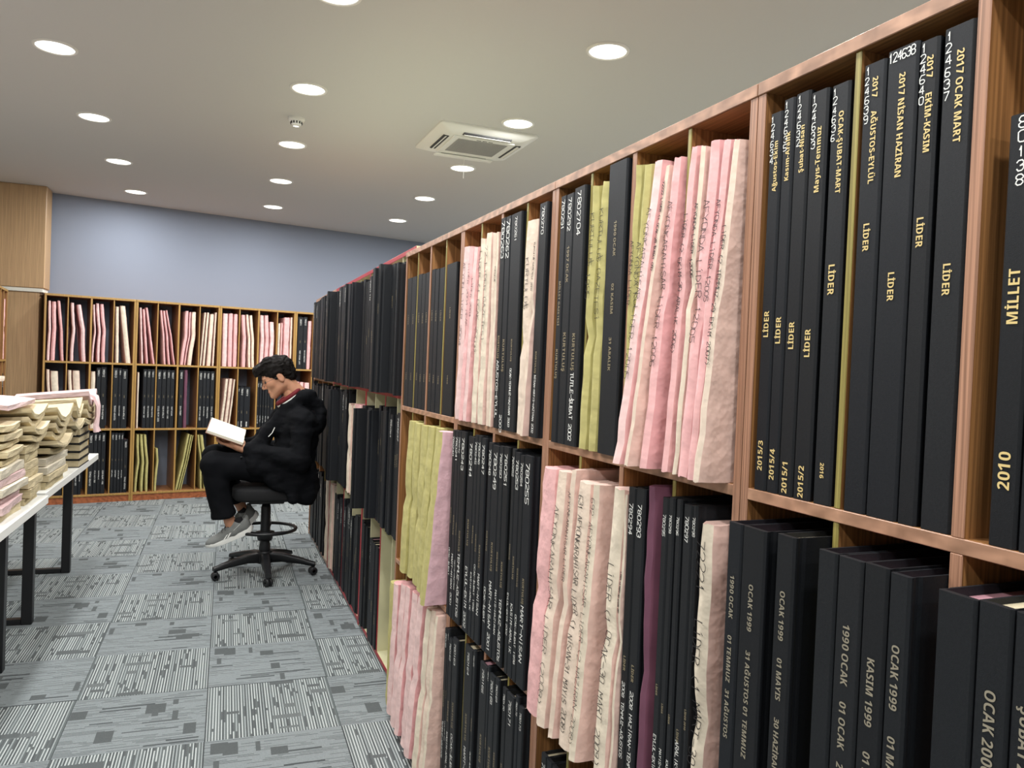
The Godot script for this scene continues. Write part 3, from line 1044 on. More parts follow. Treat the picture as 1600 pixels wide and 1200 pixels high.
func build_stool():
	var t := thing("drafting_stool", "black swivel drafting stool with five castors under the reader", "stool", Transform3D(Basis.IDENTITY, SEAT))
	var mb := MB.new()
	var rows := []
	for e in [[0.17, 0.505], [0.2, 0.51], [0.215, 0.53], [0.215, 0.575], [0.205, 0.592], [0.17, 0.6], [0.05, 0.6]]:
		var ring := []
		for k in 40:
			var a := -TAU * k / 40
			var c := cos(a)
			var d := sin(a)
			var sq := pow(pow(absf(c), 4.0) + pow(absf(d), 4.0), -0.25)
			ring.append(Vector3(c * e[0] * sq * 1.0 + 0.0, e[1], d * e[0] * sq * 1.02))
		rows.append(ring)
	mb.sheet(rows, true)
	mb.fan(rows[0], true)
	mb.fan(rows[-1])
	put(mb, "seat", M.seat, t)
	mb = MB.new()
	mb.box(Vector3(-0.11, 0.478, -0.09), Vector3(0.11, 0.506, 0.09), 0.006)
	put(mb, "seat_plate", M.black_metal, t)
	mb = MB.new()
	mb.lathe([Vector2(0.014, 0.44), Vector2(0.014, 0.48)], 16)
	put(mb, "gas_spring", M.metal, t)
	mb = MB.new()
	mb.lathe([Vector2(0.0, 0.1), Vector2(0.036, 0.1), Vector2(0.036, 0.2), Vector2(0.032, 0.205), Vector2(0.031, 0.44), Vector2(0.026, 0.465), Vector2(0.0, 0.466)], 24)
	put(mb, "column", M.black_plastic, t)
	mb = MB.new()
	var circ := []
	for k in 49:
		var a := TAU * k / 48
		circ.append(Vector3(cos(a) * 0.195, 0.3, sin(a) * 0.195))
	mb.tube(circ, 0.011, 8, -1.0, false)
	var ring_part := put(mb, "foot_ring", M.black_metal, t)
	for k in 3:
		var a := TAU * k / 3 + 0.75
		mb = MB.new()
		mb.tube([Vector3(cos(a) * 0.035, 0.268, sin(a) * 0.035), Vector3(cos(a) * 0.19, 0.298, sin(a) * 0.19)], 0.01, 8)
		put(mb, "spoke", M.black_metal, ring_part)
	mb = MB.new()
	mb.lathe([Vector2(0.0, 0.225), Vector2(0.045, 0.225), Vector2(0.06, 0.28), Vector2(0.034, 0.285)], 24)
	put(mb, "ring_collar", M.black_plastic, t)
	mb = MB.new()
	mb.lathe([Vector2(0.0, 0.075), Vector2(0.05, 0.075), Vector2(0.056, 0.09), Vector2(0.05, 0.15), Vector2(0.036, 0.155)], 24)
	put(mb, "hub", M.black_plastic, t)
	for k in 5:
		var a := PI / 2 - 0.035 + TAU * k / 5
		var dir := Vector3(cos(a), 0, sin(a))
		var side := Vector3(-dir.z, 0, dir.x)
		mb = MB.new()
		rows = []
		for e in [[0.03, 0.148, 0.08, 0.03], [0.12, 0.14, 0.088, 0.027], [0.24, 0.112, 0.075, 0.022], [0.31, 0.09, 0.062, 0.019], [0.335, 0.084, 0.06, 0.018]]:
			var w: float = e[3]
			var ring := []
			for q in [[-w, e[2]], [-w * 1.0, e[1] - 0.008], [-w * 0.7, e[1]], [w * 0.7, e[1]], [w, e[1] - 0.008], [w, e[2]]]:
				ring.append(dir * e[0] + side * q[0] + Vector3(0, q[1], 0))
			rows.append(ring)
		mb.sheet(rows, true)
		mb.fan(rows[-1])
		var leg := put(mb, "leg", M.black_plastic, t)
		mb = MB.new()
		var ctr := dir * 0.32
		var roll := Basis(Vector3.UP, 0.6 + k * 1.1) * Vector3.RIGHT
		for w in [-0.013, 0.013]:
			var ring_rows := []
			var up2 := Vector3.UP
			var fw := roll.cross(up2)
			for e in [[0.0, -0.009], [0.02, -0.009], [0.026, -0.006], [0.026, 0.006], [0.02, 0.009], [0.0, 0.009]]:
				var ring := []
				for j in 18:
					var b := TAU * j / 18
					ring.append(ctr + Vector3(0, 0.027, 0) + roll * (w + e[1]) + (up2 * sin(b) + fw * cos(b)) * e[0])
				ring_rows.append(ring)
			mb.sheet(ring_rows, true, true)
		mb.tube([ctr + Vector3(0, 0.03, 0), ctr + Vector3(0, 0.07, 0)], 0.011, 10)
		put(mb, "castor", M.black_plastic, leg)

# ---------------------------------------------------------------- the reader
class Field:
	var lo: Vector3
	var cell: float
	var nx: int
	var ny: int
	var nz: int
	var f: PackedFloat32Array
	func _init(a: Vector3, b: Vector3, c: float) -> void:
		lo = a
		cell = c
		nx = int((b.x - a.x) / c) + 2
		ny = int((b.y - a.y) / c) + 2
		nz = int((b.z - a.z) / c) + 2
		f.resize(nx * ny * nz)
		f.fill(1.0)
	func _range(a: Vector3, b: Vector3) -> Array:
		var i := Vector3i(((a - lo) / cell).floor()).clamp(Vector3i.ZERO, Vector3i(nx - 1, ny - 1, nz - 1))
		var j := Vector3i(((b - lo) / cell).ceil()).clamp(Vector3i.ZERO, Vector3i(nx - 1, ny - 1, nz - 1))
		return [i, j]
	func capsule(a: Vector3, ra: float, b: Vector3, rb: float, k := 0.02, cut := false) -> void:
		var m := maxf(ra, rb) + k + cell * 2
		var e := Vector3(m, m, m)
		var g := _range(Vector3(minf(a.x, b.x), minf(a.y, b.y), minf(a.z, b.z)) - e, Vector3(maxf(a.x, b.x), maxf(a.y, b.y), maxf(a.z, b.z)) + e)
		var d := b - a
		var dd := maxf(d.length_squared(), 1e-9)
		for z in range(g[0].z, g[1].z + 1):
			for y in range(g[0].y, g[1].y + 1):
				var at := (z * ny + y) * nx
				for x in range(g[0].x, g[1].x + 1):
					var p := lo + Vector3(x, y, z) * cell - a
					var t := clampf(p.dot(d) / dd, 0.0, 1.0)
					_join(at + x, (p - d * t).length() - lerpf(ra, rb, t), k, cut)
	func ellipsoid(c: Vector3, r: Vector3, k := 0.02, cut := false, turn := Basis.IDENTITY) -> void:
		var m := maxf(r.x, maxf(r.y, r.z)) + k + cell * 2
		var g := _range(c - Vector3(m, m, m), c + Vector3(m, m, m))
		var inv := turn.inverse()
		var mn := minf(r.x, minf(r.y, r.z))
		for z in range(g[0].z, g[1].z + 1):
			for y in range(g[0].y, g[1].y + 1):
				var at := (z * ny + y) * nx
				for x in range(g[0].x, g[1].x + 1):
					var p := inv * (lo + Vector3(x, y, z) * cell - c)
					var q := (p / r).length()
					var q2 := (p / (r * r)).length()
					var d := (q * (q - 1.0) / q2) if q2 > 1e-6 else -mn
					_join(at + x, d, k, cut)
	func _join(i: int, d: float, k: float, cut: bool) -> void:
		var o := f[i]
		if cut:
			d = -d
			var h := maxf(k - absf(o - d), 0.0) / k
			f[i] = maxf(o, d) + h * h * k * 0.25
		else:
			var h := maxf(k - absf(o - d), 0.0) / k
			f[i] = minf(o, d) - h * h * k * 0.25
	func clip(at: Vector3, out: Vector3, within: float) -> void:
		# cut square what lies beyond a plane, near a point
		var g := _range(at - Vector3.ONE * within, at + Vector3.ONE * within)
		for z in range(g[0].z, g[1].z + 1):
			for y in range(g[0].y, g[1].y + 1):
				for x in range(g[0].x, g[1].x + 1):
					var i := (z * ny + y) * nx + x
					f[i] = maxf(f[i], (lo + Vector3(x, y, z) * cell - at).dot(out))
	func ripple(noise: FastNoiseLite, amount: float, squash := Vector3.ONE) -> void:
		for z in nz:
			for y in ny:
				for x in nx:
					var i := (z * ny + y) * nx + x
					if absf(f[i]) < 0.04:
						f[i] += noise.get_noise_3dv((lo + Vector3(x, y, z) * cell) * squash) * amount
	func add_to(mb: MB, t := Transform3D.IDENTITY) -> void:
		# surface nets
		var ids := {}
		var pts := PackedVector3Array()
		var nrm := PackedVector3Array()
		var sx := 1
		var sy := nx
		var sz := nx * ny
		for z in nz - 1:
			for y in ny - 1:
				for x in nx - 1:
					var i := z * sz + y * sy + x
					var c := [f[i], f[i + sx], f[i + sy], f[i + sx + sy], f[i + sz], f[i + sx + sz], f[i + sy + sz], f[i + sx + sy + sz]]
					var neg := 0
					for q in c:
						if q < 0.0: neg += 1
					if neg == 0 or neg == 8: continue
					var sum := Vector3.ZERO
					var n := 0
					for e in [[0, 1], [2, 3], [4, 5], [6, 7], [0, 2], [1, 3], [4, 6], [5, 7], [0, 4], [1, 5], [2, 6], [3, 7]]:
						var a: float = c[e[0]]
						var b: float = c[e[1]]
						if (a < 0.0) != (b < 0.0):
							var w := a / (a - b)
							var pa := Vector3(e[0] & 1, (e[0] >> 1) & 1, (e[0] >> 2) & 1)
							var pb := Vector3(e[1] & 1, (e[1] >> 1) & 1, (e[1] >> 2) & 1)
							sum += pa.lerp(pb, w)
							n += 1
					ids[i] = pts.size()
					pts.append(t * (lo + (Vector3(x, y, z) + sum / n) * cell))
					var gr := Vector3(c[1] + c[3] + c[5] + c[7] - c[0] - c[2] - c[4] - c[6], c[2] + c[3] + c[6] + c[7] - c[0] - c[1] - c[4] - c[5], c[4] + c[5] + c[6] + c[7] - c[0] - c[1] - c[2] - c[3])
					nrm.append((t.basis * gr).normalized())
		for i in ids:
			var x: int = i % nx
			var y: int = (i / nx) % ny
			var z: int = i / sz
			for ax in 3:
				var s: int = [sx, sy, sz][ax]
				var u: int = [sy, sz, sx][ax]
				var w: int = [sz, sx, sy][ax]
				if (ax != 0 and x == 0) or (ax != 1 and y == 0) or (ax != 2 and z == 0): continue
				var a := f[i] < 0.0
				if a == (f[i + s] < 0.0): continue
				if not (ids.has(i - u) and ids.has(i - w) and ids.has(i - u - w)): continue
				var q := [ids[i], ids[i - u], ids[i - u - w], ids[i - w]]
				if a: q = [q[0], q[3], q[2], q[1]]
				for k in [0, 1, 2, 0, 2, 3]:
					mb.v.append(pts[q[k]])
					mb.n.append(nrm[q[k]])

func build_person():
	var t := thing("person", "person in a black hooded coat and grey sneakers reading on the stool", "person", Transform3D(Basis.IDENTITY, SEAT))
	t.position = Vector3(0, 0, -5.39)
	# head frame: x forward, y up, z to the person's left
	var pitch := deg_to_rad(27.0)
	var fw := Vector3(-cos(pitch), -sin(pitch), 0)
	var upv := Vector3(-sin(pitch), cos(pitch), 0)
	var head := Transform3D(Basis(fw, upv, fw.cross(upv)), Vector3(0.318, 1.305, 0))
	# note: fw x up points to -z (right hand); left and right are alike
	var body := MB.new()
	var F := Field.new(Vector3(-0.125, -0.17, -0.11), Vector3(0.145, 0.15, 0.11), 0.0042)
	F.ellipsoid(Vector3(-0.014, 0.042, 0), Vector3(0.1, 0.084, 0.076), 0.02)
	F.ellipsoid(Vector3(0.03, -0.018, 0), Vector3(0.066, 0.088, 0.061), 0.025)
	for s in [-1.0, 1.0]:
		F.capsule(Vector3(-0.004, -0.056, 0.046 * s), 0.02, Vector3(0.072, -0.096, 0.008 * s), 0.02, 0.03)
		F.ellipsoid(Vector3(0.058, -0.016, 0.04 * s), Vector3(0.03, 0.024, 0.022), 0.02)
	F.capsule(Vector3(0.084, 0.027, -0.03), 0.011, Vector3(0.084, 0.027, 0.03), 0.011, 0.02)
	for s in [-1.0, 1.0]:
		F.ellipsoid(Vector3(0.103, 0.004, 0.032 * s), Vector3(0.014, 0.013, 0.017), 0.012, true)
	F.capsule(Vector3(0.089, 0.012, 0), 0.009, Vector3(0.113, -0.026, 0), 0.0115, 0.014)
	for s in [-1.0, 1.0]:
		F.ellipsoid(Vector3(0.101, -0.033, 0.011 * s), Vector3(0.01, 0.008, 0.008), 0.008)
	F.capsule(Vector3(0.089, -0.06, -0.014), 0.0075, Vector3(0.089, -0.06, 0.014), 0.0075, 0.008)
	F.capsule(Vector3(0.087, -0.072, -0.012), 0.008, Vector3(0.087, -0.072, 0.012), 0.008, 0.008)
	for s in [-1.0, 1.0]:
		F.ellipsoid(Vector3(-0.012, -0.004, 0.077 * s), Vector3(0.02, 0.033, 0.009), 0.008, false, Basis(Vector3.FORWARD, 0.2))
		F.ellipsoid(Vector3(-0.009, 0.0, 0.088 * s), Vector3(0.01, 0.018, 0.006), 0.006, true)
	F.capsule(Vector3(-0.035, -0.05, 0), 0.052, Vector3(-0.075, -0.17, 0), 0.055, 0.03)
	F.add_to(body, head)
	# trunk and limbs under the clothes
	F = Field.new(Vector3(-0.2, 0.3, -0.36), Vector3(0.66, 1.26, 0.36), 0.015)
	F.capsule(Vector3(0.4, 1.22, 0), 0.05, Vector3(0.44, 1.1, 0), 0.055, 0.03)
	for s in [-1.0, 1.0]:
		F.capsule(Vector3(0.42, 0.7, 0.06 * s), 0.1, Vector3(0.455, 0.98, 0.07 * s), 0.1, 0.06)
		F.capsule(Vector3(0.45, 1.06, 0.0), 0.06, Vector3(0.455, 1.04, 0.17 * s), 0.055, 0.05)
		F.capsule(Vector3(0.46, 1.04, 0.18 * s), 0.05, Vector3(0.445, 0.78, 0.24 * s), 0.042, 0.03)
		F.capsule(Vector3(0.445, 0.78, 0.24 * s), 0.04, Vector3(0.1, 0.848, (0.125 if s > 0 else 0.12) * s), 0.028, 0.03)
	F.capsule(Vector3(0.37, 0.69, 0.09), 0.08, Vector3(-0.06, 0.745, 0.13), 0.058, 0.03)
	F.capsule(Vector3(-0.06, 0.745, 0.13), 0.055, Vector3(0.05, 0.36, 0.12), 0.034, 0.03)
	F.capsule(Vector3(0.37, 0.69, -0.09), 0.08, Vector3(-0.05, 0.775, -0.1), 0.058, 0.03)
	F.capsule(Vector3(-0.05, 0.775, -0.1), 0.055, Vector3(0.125, 0.42, -0.06), 0.034, 0.03)
	F.add_to(body)
	# hands: left one nearer, both under the book
	for s in [1.0, -1.0]:
		var wrist := Vector3(0.085, 0.853, 0.122 * s)
		var knuckle := Vector3(0.012, 0.872, 0.088 * s)
		F = Field.new(Vector3(-0.08, 0.81, minf(0.0, 0.17 * s)), Vector3(0.13, 0.95, maxf(0.0, 0.17 * s)), 0.004)
		F.capsule(Vector3(0.12, 0.848, 0.126 * s), 0.026, wrist, 0.024, 0.01)
		for k in 4:
			var o := (k - 1.5) * 0.018
			var base := knuckle + Vector3(0.012 * absf(k - 1.5) - o * 0.5, -0.004, o * s * 0.85)
			F.capsule(wrist, 0.018, base, 0.0115, 0.014)
			var lens: float = [0.9, 1.0, 0.94, 0.76][3 - k]
			var p1 := base + Vector3(-0.036, 0.008, -0.014 * s) * lens
			var p2 := p1 + Vector3(-0.02, 0.013, -0.014 * s) * lens
			var p3 := p2 + Vector3(-0.008, 0.014, -0.012 * s) * lens
			F.capsule(base, 0.0095, p1, 0.0085, 0.004)
			F.capsule(p1, 0.0085, p2, 0.008, 0.003)
			F.capsule(p2, 0.008, p3, 0.0068, 0.003)
		# thumb over the page edge
		var th0 := wrist + Vector3(-0.02, 0.012, 0.012 * s)
		var th1 := Vector3(0.045, 0.892, 0.118 * s)
		var th2 := Vector3(0.018, 0.915, 0.1 * s)
		F.capsule(th0, 0.015, th1, 0.0115, 0.012)
		F.capsule(th1, 0.0112, th2, 0.0088, 0.004)
		F.add_to(body)
	put(body, "body", M.skin, t)
	# hair
	F = Field.new(Vector3(-0.15, -0.1, -0.11), Vector3(0.15, 0.17, 0.11), 0.005)
	F.ellipsoid(Vector3(-0.018, 0.05, 0), Vector3(0.111, 0.094, 0.086), 0.02)
	F.ellipsoid(Vector3(-0.07, -0.005, 0), Vector3(0.05, 0.06, 0.066), 0.02)
	F.capsule(Vector3(0.02, 0.118, -0.03), 0.035, Vector3(0.098, 0.092, -0.03), 0.026, 0.02)
	F.capsule(Vector3(0.02, 0.118, 0.03), 0.035, Vector3(0.1, 0.094, 0.025), 0.028, 0.02)
	F.capsule(Vector3(0.1, 0.094, 0.03), 0.024, Vector3(0.118, 0.078, -0.02), 0.018, 0.015)
	F.ellipsoid(Vector3(0.1, -0.032, 0), Vector3(0.082, 0.085, 0.12), 0.012, true)
	F.ellipsoid(Vector3(0.015, -0.06, 0), Vector3(0.055, 0.055, 0.12), 0.01, true)
	for s in [-1.0, 1.0]:
		F.ellipsoid(Vector3(-0.01, -0.012, 0.085 * s), Vector3(0.026, 0.038, 0.03), 0.008, true)
	F.clip(Vector3(-0.07, -0.058, 0), Vector3(0.2, -1, 0).normalized(), 0.09)
	var nz := FastNoiseLite.new()
	nz.seed = 4
	nz.frequency = 40.0
	nz.fractal_octaves = 2
	F.ripple(nz, 0.009, Vector3(0.45, 0.8, 1.6))
	var mb := MB.new()
	F.add_to(mb, head)
	put(mb, "hair", M.hair, t)
	# brows, eyes, glasses
	for s in [-1.0, 1.0]:
		mb = MB.new()
		mb.tube([head * Vector3(0.094, 0.022, 0.014 * s), head * Vector3(0.0945, 0.028, 0.03 * s), head * Vector3(0.082, 0.024, 0.046 * s)], 0.004, 6, 0.002)
		put(mb, "eyebrow", M.hair, t)
		mb = MB.new()
		mb.lathe([Vector2(0, -0.01), Vector2(0.008, -0.007), Vector2(0.0105, 0), Vector2(0.008, 0.007), Vector2(0, 0.01)], 12, Vector3.ZERO)
		mb.move(Transform3D(head.basis, head * Vector3(0.0835, 0.003, 0.032 * s)))
		put(mb, "eye", M.eye, t)
	mb = MB.new()
	mb.tube([head * Vector3(0.0965, -0.066, -0.018), head * Vector3(0.0985, -0.065, 0), head * Vector3(0.0965, -0.066, 0.018)], 0.003, 6)
	put(mb, "mouth", M.lips, t)
	mb = MB.new()
	for s in [-1.0, 1.0]:
		var c := []
		for k in 25:
			var a := TAU * k / 24
			c.append(head * Vector3(0.112 - 0.008 * absf(sin(a)) , -0.002 + 0.021 * sin(a), 0.034 * s + 0.024 * cos(a)))
		mb.tube(c, 0.0011, 5, -1.0, false)
		mb.tube([head * Vector3(0.108, 0.004, 0.058 * s), head * Vector3(0.06, 0.006, 0.074 * s), head * Vector3(-0.005, 0.008, 0.081 * s)], 0.0012, 5)
	mb.tube([head * Vector3(0.112, 0.002, -0.01), head * Vector3(0.115, 0.006, 0), head * Vector3(0.112, 0.002, 0.01)], 0.0012, 5)
	put(mb, "glasses", M.wire, t)
	# coat
	F = Field.new(Vector3(0.02, 0.44, -0.36), Vector3(0.7, 1.24, 0.36), 0.0115)
	for s in [-1.0, 1.0]:
		F.capsule(Vector3(0.42, 0.7, 0.085 * s), 0.135, Vector3(0.462, 0.97, 0.085 * s), 0.128, 0.06)
		F.capsule(Vector3(0.44, 1.06, 0.03 * s), 0.085, Vector3(0.468, 1.035, 0.165 * s), 0.078, 0.06)
		F.capsule(Vector3(0.47, 1.03, 0.185 * s), 0.075, Vector3(0.452, 0.79, 0.255 * s), 0.068, 0.012)
		F.capsule(Vector3(0.452, 0.785, 0.255 * s), 0.066, Vector3(0.105, 0.848, 0.128 * s), 0.041, 0.01)
		F.capsule(Vector3(0.452, 0.785, 0.255 * s), 0.068, Vector3(0.32, 0.8, 0.215 * s), 0.06, 0.02)
		# skirts of the coat, over the thigh and behind the seat
		F.capsule(Vector3(0.4, 0.68, 0.15 * s), 0.105, Vector3(0.19, 0.745, 0.16 * s), 0.075, 0.05)
		F.capsule(Vector3(0.48, 0.66, 0.13 * s), 0.1, Vector3(0.5, 0.55, 0.16 * s), 0.075, 0.05)
		F.capsule(Vector3(0.43, 0.62, 0.2 * s), 0.06, Vector3(0.42, 0.53, 0.235 * s), 0.035, 0.04)
		F.capsule(Vector3(0.3, 0.66, 0.2 * s), 0.05, Vector3(0.34, 0.6, 0.22 * s), 0.03, 0.04)
		F.capsule(Vector3(0.56, 0.6, 0.1 * s), 0.045, Vector3(0.52, 0.52, 0.15 * s), 0.035, 0.05)
		# front opening, hanging forward of the chest
		F.capsule(Vector3(0.365, 1.09, 0.06 * s), 0.045, Vector3(0.22, 0.88, 0.1 * s), 0.05, 0.05)
		# hood
		F.capsule(Vector3(0.385, 1.105, 0.105 * s), 0.032, Vector3(0.485, 1.185, 0.098 * s), 0.046, 0.02)
		F.capsule(Vector3(0.485, 1.185, 0.098 * s), 0.046, Vector3(0.56, 1.13, 0.06 * s), 0.055, 0.03)
	F.capsule(Vector3(0.515, 1.185, -0.07), 0.045, Vector3(0.515, 1.185, 0.07), 0.045, 0.03)
	F.ellipsoid(Vector3(0.59, 1.04, 0), Vector3(0.05, 0.11, 0.15), 0.02)
	F.capsule(Vector3(0.335, 1.26, 0), 0.06, Vector3(0.42, 1.13, 0), 0.07, 0.012, true)
	F.clip(Vector3(0.46, 0.492, 0), Vector3(-0.1, -1, 0).normalized(), 0.3)
	F.clip(Vector3(0.118, 0.845, 0.13), Vector3(-1, 0.2, -0.35).normalized(), 0.07)
	F.clip(Vector3(0.118, 0.845, -0.13), Vector3(-1, 0.2, 0.35).normalized(), 0.07)
	nz = FastNoiseLite.new()
	nz.seed = 9
	nz.frequency = 8.0
	nz.fractal_octaves = 3
	F.ripple(nz, 0.013, Vector3(1.0, 1.5, 0.5))
	mb = MB.new()
	F.add_to(mb)
	var coat := put(mb, "coat", M.coat, t)
	mb = MB.new()
	mb.tube([Vector3(0.3, 0.985, 0.14), Vector3(0.285, 0.95, 0.146), Vector3(0.262, 0.925, 0.15)], 0.003, 5)
	put(mb, "drawstring", M.white_cloth, coat)
	mb = MB.new()
	mb.lathe([Vector2(0, -0.004), Vector2(0.009, -0.003), Vector2(0.009, 0.003), Vector2(0, 0.004)], 12)
	mb.move(Transform3D(Basis(Vector3.RIGHT, PI / 2), Vector3(0.1, 0.795, 0.205)))
	put(mb, "button", M.black_plastic, coat)
	# knitted collar: maroon with white stripes, around the neck
	var axis := Vector3(-0.6, 0.8, 0).normalized()
	var across := Vector3(axis.y, -axis.x, 0)
	for e in [[0.0, 0.016, M.maroon, "collar"], [-0.017, 0.007, M.white_cloth, "collar_stripe"], [-0.028, 0.006, M.maroon, "collar_band"], [-0.037, 0.006, M.white_cloth, "collar_stripe"], [-0.046, 0.009, M.maroon, "collar_band"]]:
		mb = MB.new()
		var c := []
		for k in 33:
			var a := TAU * k / 32
			c.append(Vector3(0.408, 1.158, 0) + axis * (e[0] + 0.03) + across * cos(a) * (0.084 - e[0] * 0.45) * -1.0 + Vector3(0, 0, 1) * sin(a) * (0.08 - e[0] * 0.45))
		mb.tube(c, e[1], 8, -1.0, false)
		put(mb, e[3], e[2], coat)
	# trousers
	F = Field.new(Vector3(-0.2, 0.34, -0.26), Vector3(0.54, 0.9, 0.26), 0.0115)
	F.capsule(Vector3(0.39, 0.695, -0.08), 0.1, Vector3(0.39, 0.695, 0.08), 0.1, 0.04)
	F.capsule(Vector3(0.37, 0.7, 0.1), 0.1, Vector3(-0.062, 0.745, 0.13), 0.078, 0.04)
	F.capsule(Vector3(-0.068, 0.742, 0.13), 0.077, Vector3(0.008, 0.42, 0.12), 0.072, 0.03)
	F.capsule(Vector3(0.008, 0.42, 0.12), 0.072, Vector3(0.022, 0.36, 0.12), 0.072, 0.02)
	F.capsule(Vector3(0.37, 0.7, -0.1), 0.1, Vector3(-0.05, 0.772, -0.1), 0.077, 0.04)
	F.capsule(Vector3(-0.056, 0.77, -0.1), 0.075, Vector3(0.09, 0.49, -0.07), 0.062, 0.03)
	F.capsule(Vector3(0.09, 0.49, -0.07), 0.062, Vector3(0.12, 0.42, -0.066), 0.06, 0.02)
	F.clip(Vector3(0.012, 0.408, 0.12), Vector3(0.23, -1, 0).normalized(), 0.12)
	F.clip(Vector3(0.1, 0.468, -0.07), Vector3(0.4, -1, 0).normalized(), 0.1)
	nz = FastNoiseLite.new()
	nz.seed = 15
	nz.frequency = 7.0
	nz.fractal_octaves = 2
	F.ripple(nz, 0.009, Vector3(1.0, 1.0, 0.6))
	mb = MB.new()
	F.add_to(mb)
	put(mb, "trousers", M.trousers, t)
	# shoes
	shoe(t, Vector3(0.196, 0.312, 0.125), deg_to_rad(21.5), 0.0)
	shoe(t, Vector3(0.238, 0.378, -0.06), deg_to_rad(40.0), 0.12)
	# the open book
	var book := thing("open_book", "open hardback book with white pages held in the reader's hands", "book", Transform3D(Basis(Vector3.BACK, deg_to_rad(-20.0)) * Basis(Vector3.RIGHT, deg_to_rad(11.0)), Vector3(0.008, 0.94, -5.39)))
	mb = MB.new()
	for s in [-1.0, 1.0]:
		mb.box(Vector3(-0.12, -0.006, 0.004 if s > 0 else -0.165), Vector3(0.12, -0.002, 0.165 if s > 0 else -0.004), 0.001)
	mb.box(Vector3(-0.12, -0.009, -0.012), Vector3(0.12, -0.005, 0.012), 0.001)
	put(mb, "cover", M.book_cover, book)
	for s in [-1.0, 1.0]:
		mb = MB.new()
		var rows := []
		var low := []
		for i in 9:
			var u := i / 8.0
			var z: float = 0.002 + 0.156 * u
			var y := 0.004 + 0.016 * sin(minf(u * 4.5, PI * 0.55)) * (1.0 - 0.35 * u)
			var a := Vector3(-0.115, y, z * s)
			var b := Vector3(0.115, y, z * s)
			rows.append([a, a.lerp(b, 0.5), b])
			low.append([Vector3(-0.115, -0.002, z * s), Vector3(0, -0.002, z * s), Vector3(0.115, -0.002, z * s)])
		mb.sheet(rows, false, s > 0)
		for e in [0, 2]:
			for i in 8:
				var q := [rows[i][e], rows[i + 1][e], low[i + 1][e], low[i][e]]
				if (e == 2) == (s > 0): q.reverse()
				mb.quad(q[3], q[2], q[1], q[0])
		var o := [rows[8][0], rows[8][2], low[8][2], low[8][0]]
		if s > 0: o.reverse()
		mb.quad(o[0], o[1], o[2], o[3])
		put(mb, "page_block", M.book_paper, book)

